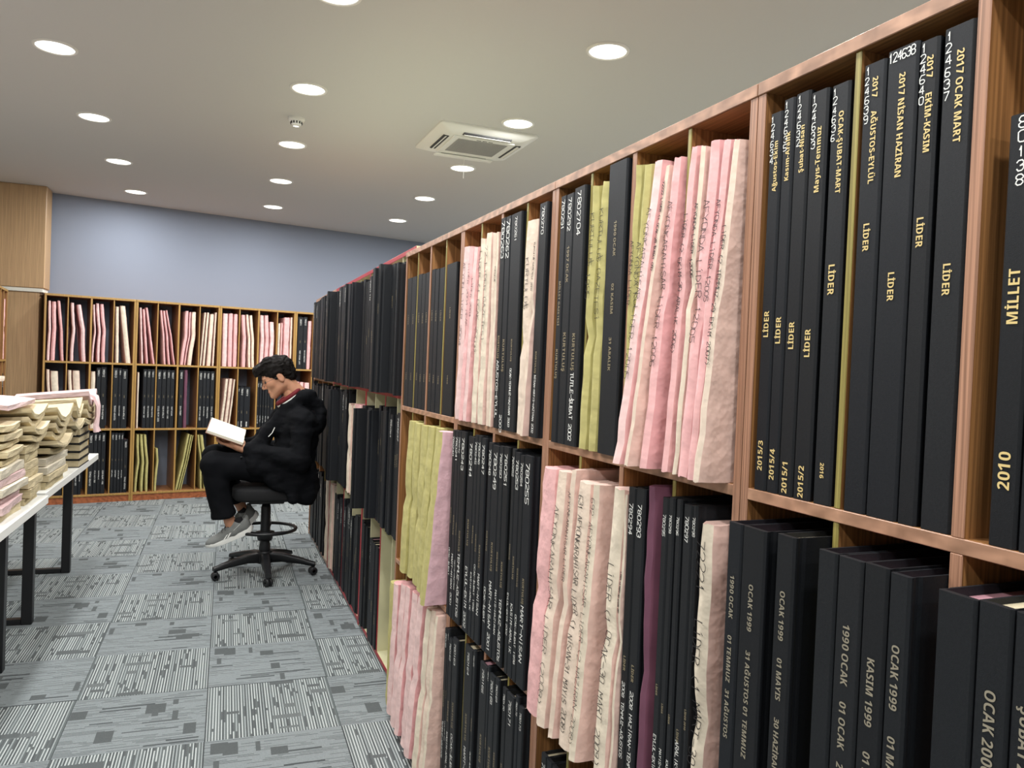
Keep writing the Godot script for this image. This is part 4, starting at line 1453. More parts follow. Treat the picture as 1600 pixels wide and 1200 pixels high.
func shoe(t: Node3D, heel: Vector3, pitch: float, turn: float) -> void:
	# local: x towards the toe, y up from the sole, z sideways; origin under the heel
	var b := Basis(Vector3.UP, PI + turn) * Basis(Vector3.BACK, -pitch)
	var at := Transform3D(b, heel)
	var outline := PackedVector2Array()
	for p in [[0.0, 0.0], [0.004, 0.022], [0.02, 0.034], [0.07, 0.037], [0.12, 0.036], [0.18, 0.044], [0.225, 0.047], [0.265, 0.042], [0.292, 0.027], [0.3, 0.0]]:
		outline.append(Vector2(p[0], p[1]))
	for k in range(outline.size() - 2, 0, -1): outline.append(Vector2(outline[k].x, -outline[k].y * 0.92))
	var mb := MB.new()
	var rows := []
	for e in [[0.0, 0.96], [0.004, 1.0], [0.018, 1.02], [0.026, 1.0]]:
		var ring := []
		for p in outline:
			var lift := 0.012 * smoothstep(0.2, 0.3, p.x) + 0.012 * smoothstep(0.04, 0.0, p.x)
			var thick: float = e[0] * lerpf(1.35, 0.85, p.x / 0.3)
			ring.append(Vector3(0.15 + (p.x - 0.15) * e[1], thick + lift, p.y * e[1]))
		ring.reverse()
		rows.append(ring)
	mb.sheet(rows, true)
	mb.fan(rows[0], true)
	mb.fan(rows[-1])
	mb.move(at)
	var sole := put(mb, "sole", M.sole, t)
	var F := Field.new(Vector3(-0.02, -0.005, -0.065), Vector3(0.315, 0.14, 0.065), 0.0055)
	F.capsule(Vector3(0.042, 0.05, 0), 0.036, Vector3(0.12, 0.05, 0), 0.036, 0.02)
	F.capsule(Vector3(0.12, 0.048, 0), 0.037, Vector3(0.225, 0.034, 0), 0.034, 0.02)
	F.ellipsoid(Vector3(0.245, 0.035, 0.0), Vector3(0.054, 0.03, 0.042), 0.02)
	F.capsule(Vector3(0.038, 0.075, 0), 0.033, Vector3(0.085, 0.082, 0), 0.034, 0.02)
	F.capsule(Vector3(0.11, 0.085, 0), 0.022, Vector3(0.2, 0.055, 0), 0.018, 0.015)
	F.ellipsoid(Vector3(0.012, 0.1, 0), Vector3(0.012, 0.02, 0.022), 0.01)
	F.capsule(Vector3(0.062, 0.09, 0), 0.026, Vector3(0.066, 0.16, 0), 0.034, 0.008, true)
	F.clip(Vector3(0.15, 0.018, 0), Vector3(0, -1, 0), 0.2)
	mb = MB.new()
	F.add_to(mb, at)
	put(mb, "upper", M.shoe, t)
	mb = MB.new()
	mb.tube([at * Vector3(0.064, 0.06, 0), at * Vector3(0.066, 0.118, 0)], 0.028, 14)
	put(mb, "sock", M.sock, t)
	mb = MB.new()
	for k in 4:
		var x := 0.125 + 0.022 * k
		var y := 0.104 - 0.0095 * k
		mb.tube([at * Vector3(x, y - 0.016, 0.024), at * Vector3(x + 0.006, y + 0.001, 0.008), at * Vector3(x + 0.01, y + 0.001, -0.008), at * Vector3(x + 0.012, y - 0.016, -0.024)], 0.0028, 5)
	for s in [-1.0, 1.0]:
		mb.tube([at * Vector3(0.12, 0.108, 0), at * Vector3(0.118, 0.124, 0.014 * s), at * Vector3(0.132, 0.128, 0.02 * s), at * Vector3(0.128, 0.11, 0.004 * s)], 0.0022, 5)
	put(mb, "laces", M.shoe_dark, t)
	# side marks
	mb = MB.new()
	for s in [-1.0, 1.0]:
		for e in [[0.128, 0.055, 0.155, 0.03, 0.012], [0.15, 0.052, 0.178, 0.03, 0.01], [0.06, 0.085, 0.11, 0.062, 0.004]]:
			var z: float = 0.0415 * s
			var p := [Vector3(e[0], e[1], z), Vector3(e[0] + e[4], e[1], z), Vector3(e[2] + e[4], e[3], z + 0.001 * s), Vector3(e[2], e[3], z + 0.001 * s)]
			var q := []
			for w in p: q.append(at * w)
			if s < 0: q.reverse()
			mb.quad(q[3], q[2], q[1], q[0])
	put(mb, "side_mark", M.sole, t)

const SHELVES := [
	[0, "nearest bookcase", 0, 1.257, [
		["k", -0.998, 0.0264, 0.5723, 0.0, 0.0, 0.0, 0.0, [["w", 0, 0.004, 0.0095, -0.006, "124634"], ["g", 2, 0.043, 0.0085, 0.003, "Ağustos-Ekim"], ["g", 2, 0.3, 0.0105, 0, "LİDER"], ["g", 2, 0.497, 0.0105, 0, "2015/3"]]],
		["k", -0.9698, 0.0235, 0.5852, 0.0, 0.0, 0.0, 0.0, [["w", 0, 0.004, 0.0095, -0.004, "124635"], ["g", 2, 0.05, 0.0085, 0.002, "Kasım-Aralık"], ["g", 2, 0.323, 0.0105, 0, "LİDER"], ["g", 2, 0.52, 0.0105, 0, "2015/4"]]],
		["k", -0.9445, 0.029, 0.5858, 0.0, 0.0, 0.0, 0.0, [["w", 0, 0.004, 0.0095, -0.005, "124632"], ["g", 2, 0.048, 0.0085, 0.003, "Şubat-Nisan"], ["g", 2, 0.332, 0.0105, 0, "LİDER"], ["g", 2, 0.536, 0.0108, 0, "2015/1"]]],
		["k", -0.9137, 0.033, 0.5782, 0.0, 0.0, 0.0, 0.0, [["w", 0, 0.004, 0.01, -0.008, "124633"], ["g", 2, 0.052, 0.0092, 0.003, "Mayıs-Temmuz"], ["g", 2, 0.336, 0.0105, 0, "LİDER"], ["g", 2, 0.53, 0.0105, 0, "2015/2"]]],
		["k", -0.8744, 0.0326, 0.5755, 0.0, 0.0, 0.0, 0.0, [["w", 0, 0.004, 0.0095, -0.009, "124636"], ["g", 1, 0.038, 0.0088, 0.004, "OCAK-ŞUBAT-MART"], ["g", 1, 0.246, 0.011, 0, "LİDER"], ["g", 1, 0.518, 0.007, 0, "2016"]]],
		["k", -0.8195, 0.0358, 0.5845, 0.0, 0.0, 0.0, 0.0, [["w", 0, 0.004, 0.0095, -0.01, "124639"], ["g", 1, 0.019, 0.0088, 0.003, "2017"], ["g", 1, 0.063, 0.0088, 0.003, "AĞUSTOS-EYLÜL"], ["g", 1, 0.208, 0.0095, 0, "LİDER"]]],
		["k", -0.7819, 0.0465, 0.5891, 0.0, 0.0, 0.0, 0.0, [["w", 3, 0.004, 0.011, 0, "124638"], ["g", 1, 0.033, 0.0092, 0.002, "2017 NİSAN HAZİRAN"], ["g", 1, 0.28, 0.0095, 0, "LİDER"]]],
		["k", -0.7336, 0.0266, 0.5841, 0.0, 0.0, 0.0, 0.0, [["w", 0, 0.004, 0.0095, -0.007, "124640"], ["g", 1, 0.02, 0.0088, 0.003, "2017"], ["g", 1, 0.065, 0.0088, 0.003, "EKİM-KASIM"], ["g", 1, 0.213, 0.0095, 0, "LİDER"]]],
		["k", -0.701, 0.0401, 0.5865, 0.0, 0.0, 0.0, 0.0, [["w", 0, 0.004, 0.0105, -0.012, "124637"], ["g", 1, 0.029, 0.0095, 0.004, "2017 OCAK MART"], ["g", 1, 0.275, 0.0098, 0, "LİDER"]]],
		["k", -0.6151, 0.0309, 0.462, 0.0, 0.0, 0.0, 0.0, [["w", 0, 0.004, 0.0115, 0.0, "80138"], ["g", 2, 0.165, 0.0125, 0, "MİLLET"], ["g", 2, 0.36, 0.0135, 0, "2010"]]],
		["k", -0.582, 0.0334, 0.46, 0.0, 0.0, 0.0, 0.0, []],
	]],
	[0, "nearest bookcase", 1, 0.625, [
		["k", -0.9769, 0.0314, 0.588, 0.0, 0.06, 0.06, 0.0, [["s", 1, 0.077, 0.009, 0, "1990 OCAK"], ["s", 1, 0.166, 0.009, 0, "01 TEMMUZ"], ["s", 1, 0.247, 0.009, 0, "31 AĞUSTOS"]]],
		["k", -0.9438, 0.0485, 0.5882, 0.0, 0.06, 0.06, 0.0, [["s", 1, 0.08, 0.0095, 0, "OCAK 1999"], ["s", 1, 0.175, 0.0095, 0, "31 AĞUSTOS 01 TEMMUZ"]]],
		["k", -0.8733, 0.0348, 0.5916, 0.0, 0.06, 0.06, 0.0, [["s", 1, 0.075, 0.0095, 0, "OCAK 1999"], ["s", 1, 0.166, 0.0095, 0, "01 MAYIS"], ["s", 1, 0.248, 0.0095, 0, "30 HAZİRAN"]]],
		["k", -0.7971, 0.0317, 0.5879, 0.0, 0.06, 0.06, 0.0, []],
		["k", -0.7637, 0.0388, 0.5877, 0.0, 0.06, 0.06, 0.0, [["s", 1, 0.08, 0.0105, 0, "1990 OCAK"], ["s", 1, 0.175, 0.0105, 0, "01 OCAK"], ["s", 1, 0.25, 0.0105, 0, "28 ŞUBAT"]]],
		["k", -0.7231, 0.0349, 0.5888, 0.0, 0.06, 0.06, 0.0, [["s", 1, 0.109, 0.0105, 0, "KASIM 1999"], ["s", 1, 0.22, 0.0105, 0, "01 KASIM"]]],
		["k", -0.6864, 0.0279, 0.5866, 0.0, 0.06, 0.06, 0.0, [["s", 1, 0.08, 0.0105, 0, "OCAK 1999"], ["s", 1, 0.184, 0.0105, 0, "01 MART"]]],
		["k", -0.6244, 0.0452, 0.5845, 0.0, 0.06, 0.06, 0.0, []],
		["k", -0.5774, 0.0365, 0.5865, 0.0, 0.06, 0.06, 0.0, [["s", 1, 0.086, 0.012, 0, "OCAK 2000"]]],
		["k", -0.5391, 0.0329, 0.5864, 0.0, 0.06, 0.06, 0.0, [["s", 1, 0.088, 0.012, 0, "ŞUBAT 2000"]]],
	]],
	[0, "second bookcase of the row", 0, 1.257, [
		["k", -1.7104, 0.029, 0.5796, 0.0, 0.0117, 0.01, 0.0, [["w", 1, 0.01, 0.6, 0, "780291"], ["d", 1, 0.2, 0.45, 0, "MİLLET GAZETESİ"], ["d", 1, 0.36, 0.5, 0, "KURTULUŞ"]]],
		["k", -1.6795, 0.0378, 0.5783, 0.0, 0.01, 0.01, 0.0, [["w", 1, 0.01, 0.5, 0, "780292"], ["d", 1, 0.12, 0.45, 0, "1997 OCAK"], ["d", 1, 0.32, 0.5, 0, "KURTULUŞ"]]],
		["k", -1.6399, 0.0535, 0.5851, 0.0, 0.01, 0.01, 0.0, [["w", 1, 0.01, 0.5, 0, "7802704"], ["d", 1, 0.33, 0.45, 0, "KURTULUŞ"], ["w", 1, 0.42, 0.45, 0, "TUTLE-ŞUBAT 2002"]]],
		["y", -1.5657, 0.0411, 0.5736, 0.0, 0.0188, 0.01, 0.0, [["b", 1, 0.06, 0.6, 0, "KURTULUŞ 1995"]]],
		["y", -1.5228, 0.0402, 0.5756, 0.0, 0.0167, 0.01, 0.0, [["b", 1, 0.06, 0.6, 0, "KURTULUŞ GAZETESİ"]]],
		["k", -1.4808, 0.0739, 0.6023, 0.0, 0.0114, 0.01, 0.0, [["d", 1, 0.12, 0.35, 0, "1990 OCAK"], ["d", 1, 0.25, 0.35, 0, "02 KASIM"], ["d", 1, 0.36, 0.35, 0, "31 ARALIK"]]],
		["y", -1.3825, 0.0286, 0.5797, 0.0, 0.0184, 0.01, 0.0, [["b", 1, 0.15, 0.6, 0, "AFYONDA LİDER"]]],
		["y", -1.3521, 0.0353, 0.5725, 0.0, 0.0359, 0.01, 0.0, [["b", 1, 0.15, 0.6, 0, "AFYONDA KURTULUŞ"]]],
		["p", -1.315, 0.0357, 0.5712, 0.0, 0.0739, 0.01, 0.0, [["b", 1, 0.09, 0.6, 0, "AFYONKARAHİSAR LİDER 12005"]]],
		["c", -1.2699, 0.0162, 0.5541, 0.0001, 0.0709, 0.01, 0.0, [["b", 1, 0.03, 0.6, 0, "72222 LİDER (1 OCAK-28 ŞUBAT 09)"]]],
		["p", -1.2517, 0.0334, 0.5627, 0.0, 0.055, 0.01, 0.0, [["b", 1, 0.08, 0.6, 0, "AFYONKARAHİSAR LİDER 12006"]]],
		["p", -1.1967, 0.0249, 0.5703, 0.0001, 0.0424, 0.01, -0.0021, [["b", 1, 0.12, 0.6, 0, "LİDER (2 EKİM-30 ARALIK 2006)"]]],
		["c", -1.1647, 0.0204, 0.5646, 0.0, 0.0401, 0.01, -0.0021, [["b", 1, 0.1, 0.6, 0, "AFYONDA LİDER 12006"]]],
		["p", -1.1425, 0.0366, 0.5647, 0.0, 0.0485, 0.01, -0.0021, [["b", 1, 0.1, 0.6, 0, "AFYONDA LİDER 12005"]]],
		["p", -1.1041, 0.0262, 0.5593, 0.0, 0.0543, 0.01, -0.0021, [["b", 1, 0.1, 0.6, 0, "AFYONDA LİDER 12005"]]],
		["c", -1.0761, 0.0231, 0.5513, 0.0, 0.0612, 0.01, -0.0021, [["b", 1, 0.14, 0.6, 0, "LİDER (2 TEMMUZ-29 EKİM 2007)"]]],
	]],
	[0, "second bookcase of the row", 1, 0.625, [
		["p", -1.7142, 0.076, 0.5753, 0.0, 0.0515, 0.03, -0.004, []],
		["c", -1.6364, 0.0517, 0.5759, 0.0, 0.0602, 0.03, -0.004, [["b", 1, 0.08, 0.6, 0, "AFYONKARAHİSAR LİDER (2008)"]]],
		["c", -1.5644, 0.0286, 0.5875, 0.0001, 0.0614, 0.03, 0.004, [["b", 1, 0.05, 0.6, 0, "AFYONKARAHİSAR LİDER"]]],
		["c", -1.5323, 0.0628, 0.5677, 0.0001, 0.0545, 0.03, 0.004, [["b", 1, 0.03, 0.6, 0, "631 AFYONKARAHİSAR LİDER (1 NİSAN-31 MAYIS 2008)"]]],
		["c", -1.4664, 0.0371, 0.5706, 0.0001, 0.0617, 0.03, 0.004, [["b", 1, 0.03, 0.6, 0, "692 AFYONKARAHİSAR LİDER (2 HAZİRAN 2008)"]]],
		["c", -1.3825, 0.0535, 0.5776, 0.0, 0.0519, 0.03, 0.0, [["b", 1, 0.15, 0.6, 0, "LİDER (1 OCAK-30 MART 2009)"]]],
		["c", -1.3271, 0.0104, 0.5706, 0.0, 0.0413, 0.03, 0.0, [["b", 1, 0.15, 0.6, 0, "LİDER (2 MART-30 NİSAN 09)"]]],
		["k", -1.3149, 0.0267, 0.5862, 0.0, 0.03, 0.03, 0.0, [["w", 1, 0.03, 0.55, 0, "780294"], ["d", 1, 0.32, 0.4, 0, "LİDER"], ["w", 1, 0.37, 0.42, 0, "2008 TEMMUZ-AĞUSTOS"]]],
		["k", -1.2864, 0.0301, 0.5891, 0.0, 0.03, 0.03, 0.0, [["w", 1, 0.03, 0.5, 0, "780293"], ["d", 1, 0.33, 0.4, 0, "LİDER"], ["w", 1, 0.38, 0.42, 0, "2008 HAZİRAN-TEMMUZ"]]],
		["m", -1.2536, 0.0285, 0.5998, 0.0, 0.03, 0.03, 0.0, []],
		["k", -1.1992, 0.019, 0.5861, 0.0, 0.03, 0.03, 0.0, [["w", 1, 0.03, 0.5, 0, "780295"], ["d", 1, 0.33, 0.4, 0, "LİDER"], ["w", 1, 0.42, 0.5, 0, "EYLÜL-EKİM"]]],
		["k", -1.1784, 0.0161, 0.589, 0.0, 0.03, 0.03, 0.0, [["w", 1, 0.03, 0.5, 0, "780298"], ["d", 1, 0.36, 0.4, 0, "LİDER"], ["w", 1, 0.44, 0.5, 0, "MAYIS-HAZİRAN"]]],
		["k", -1.1564, 0.0156, 0.5895, 0.0, 0.03, 0.03, 0.0, [["w", 1, 0.03, 0.5, 0, "780296"], ["d", 1, 0.37, 0.4, 0, "LİDER"], ["w", 1, 0.45, 0.5, 0, "KASIM-ARALIK"]]],
		["k", -1.1342, 0.0241, 0.5855, 0.0, 0.03, 0.03, 0.0, [["w", 1, 0.02, 0.45, 0, "780297"], ["d", 1, 0.38, 0.35, 0, "LİDER"], ["w", 1, 0.4, 0.45, 0, "ARALIK-OCAK 10"]]],
		["k", -1.1083, 0.0113, 0.5876, 0.0, 0.03, 0.03, 0.0, [["w", 1, 0.02, 0.7, 0, "780298"], ["d", 1, 0.34, 0.6, 0, "LİDER 2010"]]],
		["c", -1.0951, 0.0421, 0.5646, 0.0, 0.03, 0.03, 0.0, [["b", 1, 0.03, 0.7, -0.003, "72221"], ["b", 1, 0.16, 0.7, -0.003, "LİDER (1 MART-30 HAZİRAN)"]]],
	]],
	[0, "second bookcase of the row", 2, 0.03, [
		["k", -1.6718, 0.0289, 0.5, 0.0, 0.02, 0.02, 0.0, [["w", 1, 0.02, 0.6, 0, "780287"]]],
		["k", -1.6411, 0.0278, 0.5, 0.0, 0.02, 0.02, 0.0, [["w", 1, 0.02, 0.6, 0, "780288"]]],
		["k", -1.6115, 0.0268, 0.5, 0.0, 0.02, 0.02, 0.0, [["w", 1, 0.02, 0.6, 0, "780289"]]],
		["k", -1.5585, 0.0259, 0.5, 0.0, 0.02, 0.02, 0.0, [["w", 1, 0.02, 0.6, 0, "780290"]]],
		["k", -1.5255, 0.025, 0.5, 0.0, 0.02, 0.02, 0.0, [["w", 1, 0.02, 0.6, 0, "780291"]]],
		["k", -1.4986, 0.0241, 0.5, 0.0, 0.02, 0.02, 0.0, [["w", 1, 0.02, 0.6, 0, "780292"]]],
		["k", -1.4727, 0.0233, 0.5, 0.0, 0.02, 0.02, 0.0, [["w", 1, 0.02, 0.6, 0, "780293"]]],
		["k", -1.4476, 0.0225, 0.5, 0.0, 0.02, 0.02, 0.0, [["w", 1, 0.02, 0.6, 0, "780294"]]],
		["k", -1.4232, 0.0218, 0.5, 0.0, 0.02, 0.02, 0.0, [["w", 1, 0.02, 0.6, 0, "780295"]]],
		["p", -1.3825, 0.0573, 0.5, 0.0, 0.02, 0.02, 0.004, []],
	]],
	[0, "third bookcase of the row", 0, 1.257, [
		["p", -2.4337, 0.0575, 0.5518, 0.0, 0.0211, 0.01, 0.004, [["b", 1, 0.05, 0.6, 0, "AFYON LİDER 2004"]]],
		["p", -2.3743, 0.0377, 0.5416, 0.0, 0.0268, 0.01, 0.004, [["b", 1, 0.05, 0.6, 0, "LİDER 2004 OCAK"]]],
		["p", -2.3348, 0.0345, 0.5415, 0.0, 0.027, 0.01, 0.004, [["b", 1, 0.1, 0.6, 0, "LİDER 2004"]]],
		["c", -2.276, 0.0457, 0.5579, 0.0, 0.0214, 0.01, 0.0, [["b", 1, 0.04, 0.6, 0, "LİDER (1 OCAK 2003)"]]],
		["c", -2.2285, 0.049, 0.5674, 0.0, 0.0176, 0.01, 0.0, [["b", 1, 0.04, 0.6, 0, "72 LİDER GAZETESİ"]]],
		["c", -2.1711, 0.033, 0.5606, 0.0, 0.0105, 0.01, 0.0, []],
		["c", -2.1362, 0.0169, 0.5597, 0.0, 0.0117, 0.01, 0.0, [["b", 1, 0.1, 0.6, 0, "KURTULUŞ"]]],
		["k", -2.1003, 0.0368, 0.5908, 0.0, 0.01, 0.01, 0.0, [["w", 1, 0.01, 0.7, 0, "780263"], ["d", 1, 0.33, 0.5, 0, "KURTULUŞ"], ["w", 1, 0.4, 0.5, 0, "AĞUSTOS-EYLÜL"]]],
		["k", -2.0617, 0.0376, 0.5897, 0.0, 0.01, 0.01, 0.0, [["w", 1, 0.01, 0.7, 0, "780262"], ["d", 1, 0.34, 0.5, 0, "KURTULUŞ"], ["w", 1, 0.55, 0.5, 0, "2003"]]],
		["k", -2.0189, 0.0733, 0.5891, -0.0063, 0.01, 0.01, 0.0, [["w", 1, 0.01, 0.4, 0, "780261"], ["d", 1, 0.34, 0.3, 0, "KURTULUŞ"], ["w", 1, 0.42, 0.35, 0, "OCAK-TEMMUZ-HAZİRAN 2003"]]],
		["c", -1.9246, 0.0652, 0.5564, 0.0, 0.0163, 0.01, 0.0, [["b", 1, 0.1, 0.6, 0, "KURTULUŞ"]]],
		["c", -1.8522, 0.0172, 0.5497, 0.0, 0.0329, 0.01, 0.0, [["b", 1, 0.06, 0.6, 0, "KURTULUŞ GAZETESİ 2002"]]],
		["k", -1.8332, 0.0473, 0.5846, 0.0, 0.0161, 0.01, 0.0, [["w", 1, 0.01, 0.4, 0, "780270"], ["d", 1, 0.37, 0.3, 0, "KURTULUŞ"], ["w", 1, 0.43, 0.3, 0, "NİSAN-MAYIS-HAZİRAN 2002"]]],
	]],
	[0, "third bookcase of the row", 1, 0.625, [
		["k", -2.4337, 0.0263, 0.5963, 0.0, 0.02, 0.02, 0.0, [["w", 1, 0.02, 0.6, 0, "780240"], ["d", 1, 0.25, 0.4, 0, "KURTULUŞ"], ["w", 1, 0.38, 0.5, 0, "OCAK-ŞUBAT"]]],
		["k", -2.4055, 0.0327, 0.5971, 0.0, 0.02, 0.02, 0.0, [["w", 1, 0.02, 0.6, 0, "780241"], ["d", 1, 0.27, 0.4, 0, "KURTULUŞ"], ["w", 1, 0.395, 0.5, 0, "MART-NİSAN 2001"]]],
		["k", -2.3711, 0.0208, 0.5986, 0.0, 0.02, 0.02, 0.0, [["w", 1, 0.02, 0.6, 0, "780242"], ["d", 1, 0.29, 0.4, 0, "KURTULUŞ"], ["w", 1, 0.41, 0.5, 0, "MAYIS-HAZİRAN"]]],
		["k", -2.3485, 0.0469, 0.6, 0.0, 0.02, 0.02, 0.0, [["w", 1, 0.02, 0.6, 0, "780243"], ["d", 1, 0.31, 0.4, 0, "KURTULUŞ"], ["w", 1, 0.38, 0.5, 0, "TEMMUZ-AĞUSTOS"]]],
		["k", -2.276, 0.0552, 0.5911, 0.0, 0.02, 0.02, 0.0, [["w", 1, 0.02, 0.6, 0, "780244"], ["d", 1, 0.25, 0.4, 0, "KURTULUŞ"], ["w", 1, 0.395, 0.5, 0, "EYLÜL-EKİM 2002"]]],
		["k", -2.219, 0.0276, 0.6004, 0.0, 0.02, 0.02, 0.0, [["w", 1, 0.02, 0.6, 0, "780245"], ["d", 1, 0.27, 0.4, 0, "KURTULUŞ"], ["w", 1, 0.41, 0.5, 0, "KASIM-ARALIK"]]],
		["k", -2.1895, 0.0269, 0.6013, 0.0, 0.02, 0.02, 0.0, [["w", 1, 0.02, 0.6, 0, "780246"], ["d", 1, 0.29, 0.4, 0, "KURTULUŞ"], ["w", 1, 0.38, 0.5, 0, "OCAK-ŞUBAT 1998"]]],
		["k", -2.1584, 0.035, 0.5973, 0.0, 0.02, 0.02, 0.0, [["w", 1, 0.02, 0.6, 0, "780247"], ["d", 1, 0.31, 0.4, 0, "KURTULUŞ"], ["w", 1, 0.395, 0.5, 0, "MART-NİSAN"]]],
		["k", -2.1003, 0.0297, 0.5901, 0.0, 0.02, 0.02, 0.0, [["w", 1, 0.02, 0.6, 0, "780248"], ["d", 1, 0.25, 0.4, 0, "KURTULUŞ"], ["w", 1, 0.41, 0.5, 0, "OCAK-ŞUBAT"]]],
		["k", -2.0688, 0.0511, 0.5865, 0.0, 0.02, 0.02, 0.0, [["w", 1, 0.02, 0.6, 0, "780249"], ["d", 1, 0.27, 0.4, 0, "KURTULUŞ"], ["w", 1, 0.38, 0.5, 0, "MART-NİSAN 2001"]]],
		["k", -2.0142, 0.0274, 0.5894, 0.0, 0.02, 0.02, 0.0, [["w", 1, 0.02, 0.6, 0, "780250"], ["d", 1, 0.29, 0.4, 0, "KURTULUŞ"], ["w", 1, 0.395, 0.5, 0, "MAYIS-HAZİRAN"]]],
		["k", -1.9827, 0.0365, 0.5914, 0.0, 0.02, 0.02, 0.0, [["w", 1, 0.02, 0.6, 0, "780251"], ["d", 1, 0.31, 0.4, 0, "KURTULUŞ"], ["w", 1, 0.41, 0.5, 0, "TEMMUZ-AĞUSTOS"]]],
		["k", -1.9246, 0.0217, 0.5915, 0.0, 0.02, 0.02, 0.0, [["w", 1, 0.02, 0.6, 0, "780252"], ["d", 1, 0.25, 0.4, 0, "KURTULUŞ"], ["w", 1, 0.38, 0.5, 0, "EYLÜL-EKİM 2002"]]],
		["k", -1.9011, 0.0312, 0.5852, 0.0, 0.02, 0.02, 0.0, [["w", 1, 0.02, 0.6, 0, "780253"], ["d", 1, 0.27, 0.4, 0, "KURTULUŞ"], ["w", 1, 0.395, 0.5, 0, "KASIM-ARALIK"]]],
		["k", -1.8681, 0.0249, 0.5817, 0.0, 0.02, 0.02, 0.0, [["w", 1, 0.02, 0.6, 0, "780254"], ["d", 1, 0.29, 0.4, 0, "KURTULUŞ"], ["w", 1, 0.41, 0.5, 0, "OCAK-ŞUBAT 1998"]]],
		["k", -1.8415, 0.0489, 0.585, 0.0, 0.02, 0.02, 0.0, [["w", 1, 0.02, 0.6, 0, "780255"], ["d", 1, 0.31, 0.4, 0, "KURTULUŞ"], ["w", 1, 0.38, 0.5, 0, "MART-NİSAN"]]],
	]],
	[0, "third bookcase of the row", 2, 0.03, [
		["k", -2.4337, 0.0282, 0.5472, 0.0, 0.02, 0.02, 0.0, [["w", 1, 0.015, 0.4, 0, "780160"], ["d", 1, 0.2, 0.4, 0, "KURTULUŞ"], ["w", 1, 0.3, 0.45, 0, "TEMMUZ-AĞUSTOS"]]],
		["k", -2.4037, 0.0136, 0.5546, 0.0, 0.02, 0.02, 0.0, [["w", 1, 0.015, 0.4, 0, "780161"], ["d", 1, 0.2, 0.4, 0, "KURTULUŞ"], ["w", 1, 0.3, 0.45, 0, "EYLÜL-EKİM 2002"]]],
		["k", -2.3883, 0.0342, 0.5312, 0.0, 0.02, 0.02, 0.0, [["w", 1, 0.015, 0.4, 0, "780162"], ["d", 1, 0.2, 0.4, 0, "KURTULUŞ"], ["w", 1, 0.3, 0.45, 0, "KASIM-ARALIK"]]],
		["k", -2.3497, 0.0507, 0.5454, 0.0, 0.02, 0.02, 0.0, [["w", 1, 0.015, 0.4, 0, "780163"], ["d", 1, 0.2, 0.4, 0, "KURTULUŞ"], ["w", 1, 0.3, 0.45, 0, "OCAK-ŞUBAT 1998"]]],
		["k", -2.2335, 0.0685, 0.5637, 0.0, 0.02, 0.02, 0.0, [["w", 1, 0.015, 0.4, 0, "780164"], ["d", 1, 0.2, 0.4, 0, "KURTULUŞ"], ["w", 1, 0.3, 0.45, 0, "MART-NİSAN"]]],
		["k", -2.1607, 0.02, 0.571, 0.0, 0.02, 0.02, 0.0, [["w", 1, 0.015, 0.4, 0, "780165"], ["d", 1, 0.2, 0.4, 0, "KURTULUŞ"], ["w", 1, 0.3, 0.45, 0, "OCAK-ŞUBAT"]]],
		["k", -2.1003, 0.0578, 0.5603, 0.0, 0.02, 0.02, 0.0, [["w", 1, 0.015, 0.4, 0, "780166"], ["d", 1, 0.2, 0.4, 0, "KURTULUŞ"], ["w", 1, 0.3, 0.45, 0, "MART-NİSAN 2001"]]],
		["k", -2.0407, 0.0162, 0.5687, 0.0, 0.02, 0.02, 0.0, [["w", 1, 0.015, 0.4, 0, "780167"], ["d", 1, 0.2, 0.4, 0, "KURTULUŞ"], ["w", 1, 0.3, 0.45, 0, "MAYIS-HAZİRAN"]]],
		["k", -2.0226, 0.0415, 0.5557, 0.0, 0.02, 0.02, 0.0, [["w", 1, 0.015, 0.4, 0, "780168"], ["d", 1, 0.2, 0.4, 0, "KURTULUŞ"], ["w", 1, 0.3, 0.45, 0, "TEMMUZ-AĞUSTOS"]]],
		["k", -1.9793, 0.0291, 0.5587, 0.0, 0.02, 0.02, 0.0, [["w", 1, 0.015, 0.4, 0, "780169"], ["d", 1, 0.2, 0.4, 0, "KURTULUŞ"], ["w", 1, 0.3, 0.45, 0, "EYLÜL-EKİM 2002"]]],
		["k", -1.9246, 0.0275, 0.5552, 0.0, 0.02, 0.02, 0.0, [["w", 1, 0.015, 0.4, 0, "780170"], ["d", 1, 0.2, 0.4, 0, "KURTULUŞ"], ["w", 1, 0.3, 0.45, 0, "KASIM-ARALIK"]]],
		["k", -1.8953, 0.0496, 0.5542, 0.0, 0.02, 0.02, 0.0, [["w", 1, 0.015, 0.4, 0, "780171"], ["d", 1, 0.2, 0.4, 0, "KURTULUŞ"], ["w", 1, 0.3, 0.45, 0, "OCAK-ŞUBAT 1998"]]],
		["k", -1.8373, 0.0221, 0.5691, 0.0, 0.02, 0.02, 0.0, [["w", 1, 0.015, 0.4, 0, "780172"], ["d", 1, 0.2, 0.4, 0, "KURTULUŞ"], ["w", 1, 0.3, 0.45, 0, "MART-NİSAN"]]],
		["k", -1.8134, 0.0274, 0.552, 0.0, 0.02, 0.02, 0.0, [["w", 1, 0.015, 0.4, 0, "780173"], ["d", 1, 0.2, 0.4, 0, "KURTULUŞ"], ["w", 1, 0.3, 0.45, 0, "OCAK-ŞUBAT"]]],
	]],
	[0, "fourth bookcase of the row", 0, 1.257, [
		["k", -3.1668, 0.0692, 0.5191, 0.0, 0.0, 0.0, 0.0, [["d", 1, 0.15, 0.35, 0, "LİDER"], ["d", 1, 0.38, 0.35, 0, "1996"]]],
		["k", -3.0958, 0.0711, 0.5185, 0.0, 0.0, 0.0, 0.0, [["d", 1, 0.15, 0.35, 0, "LİDER"], ["d", 1, 0.38, 0.35, 0, "1996"]]],
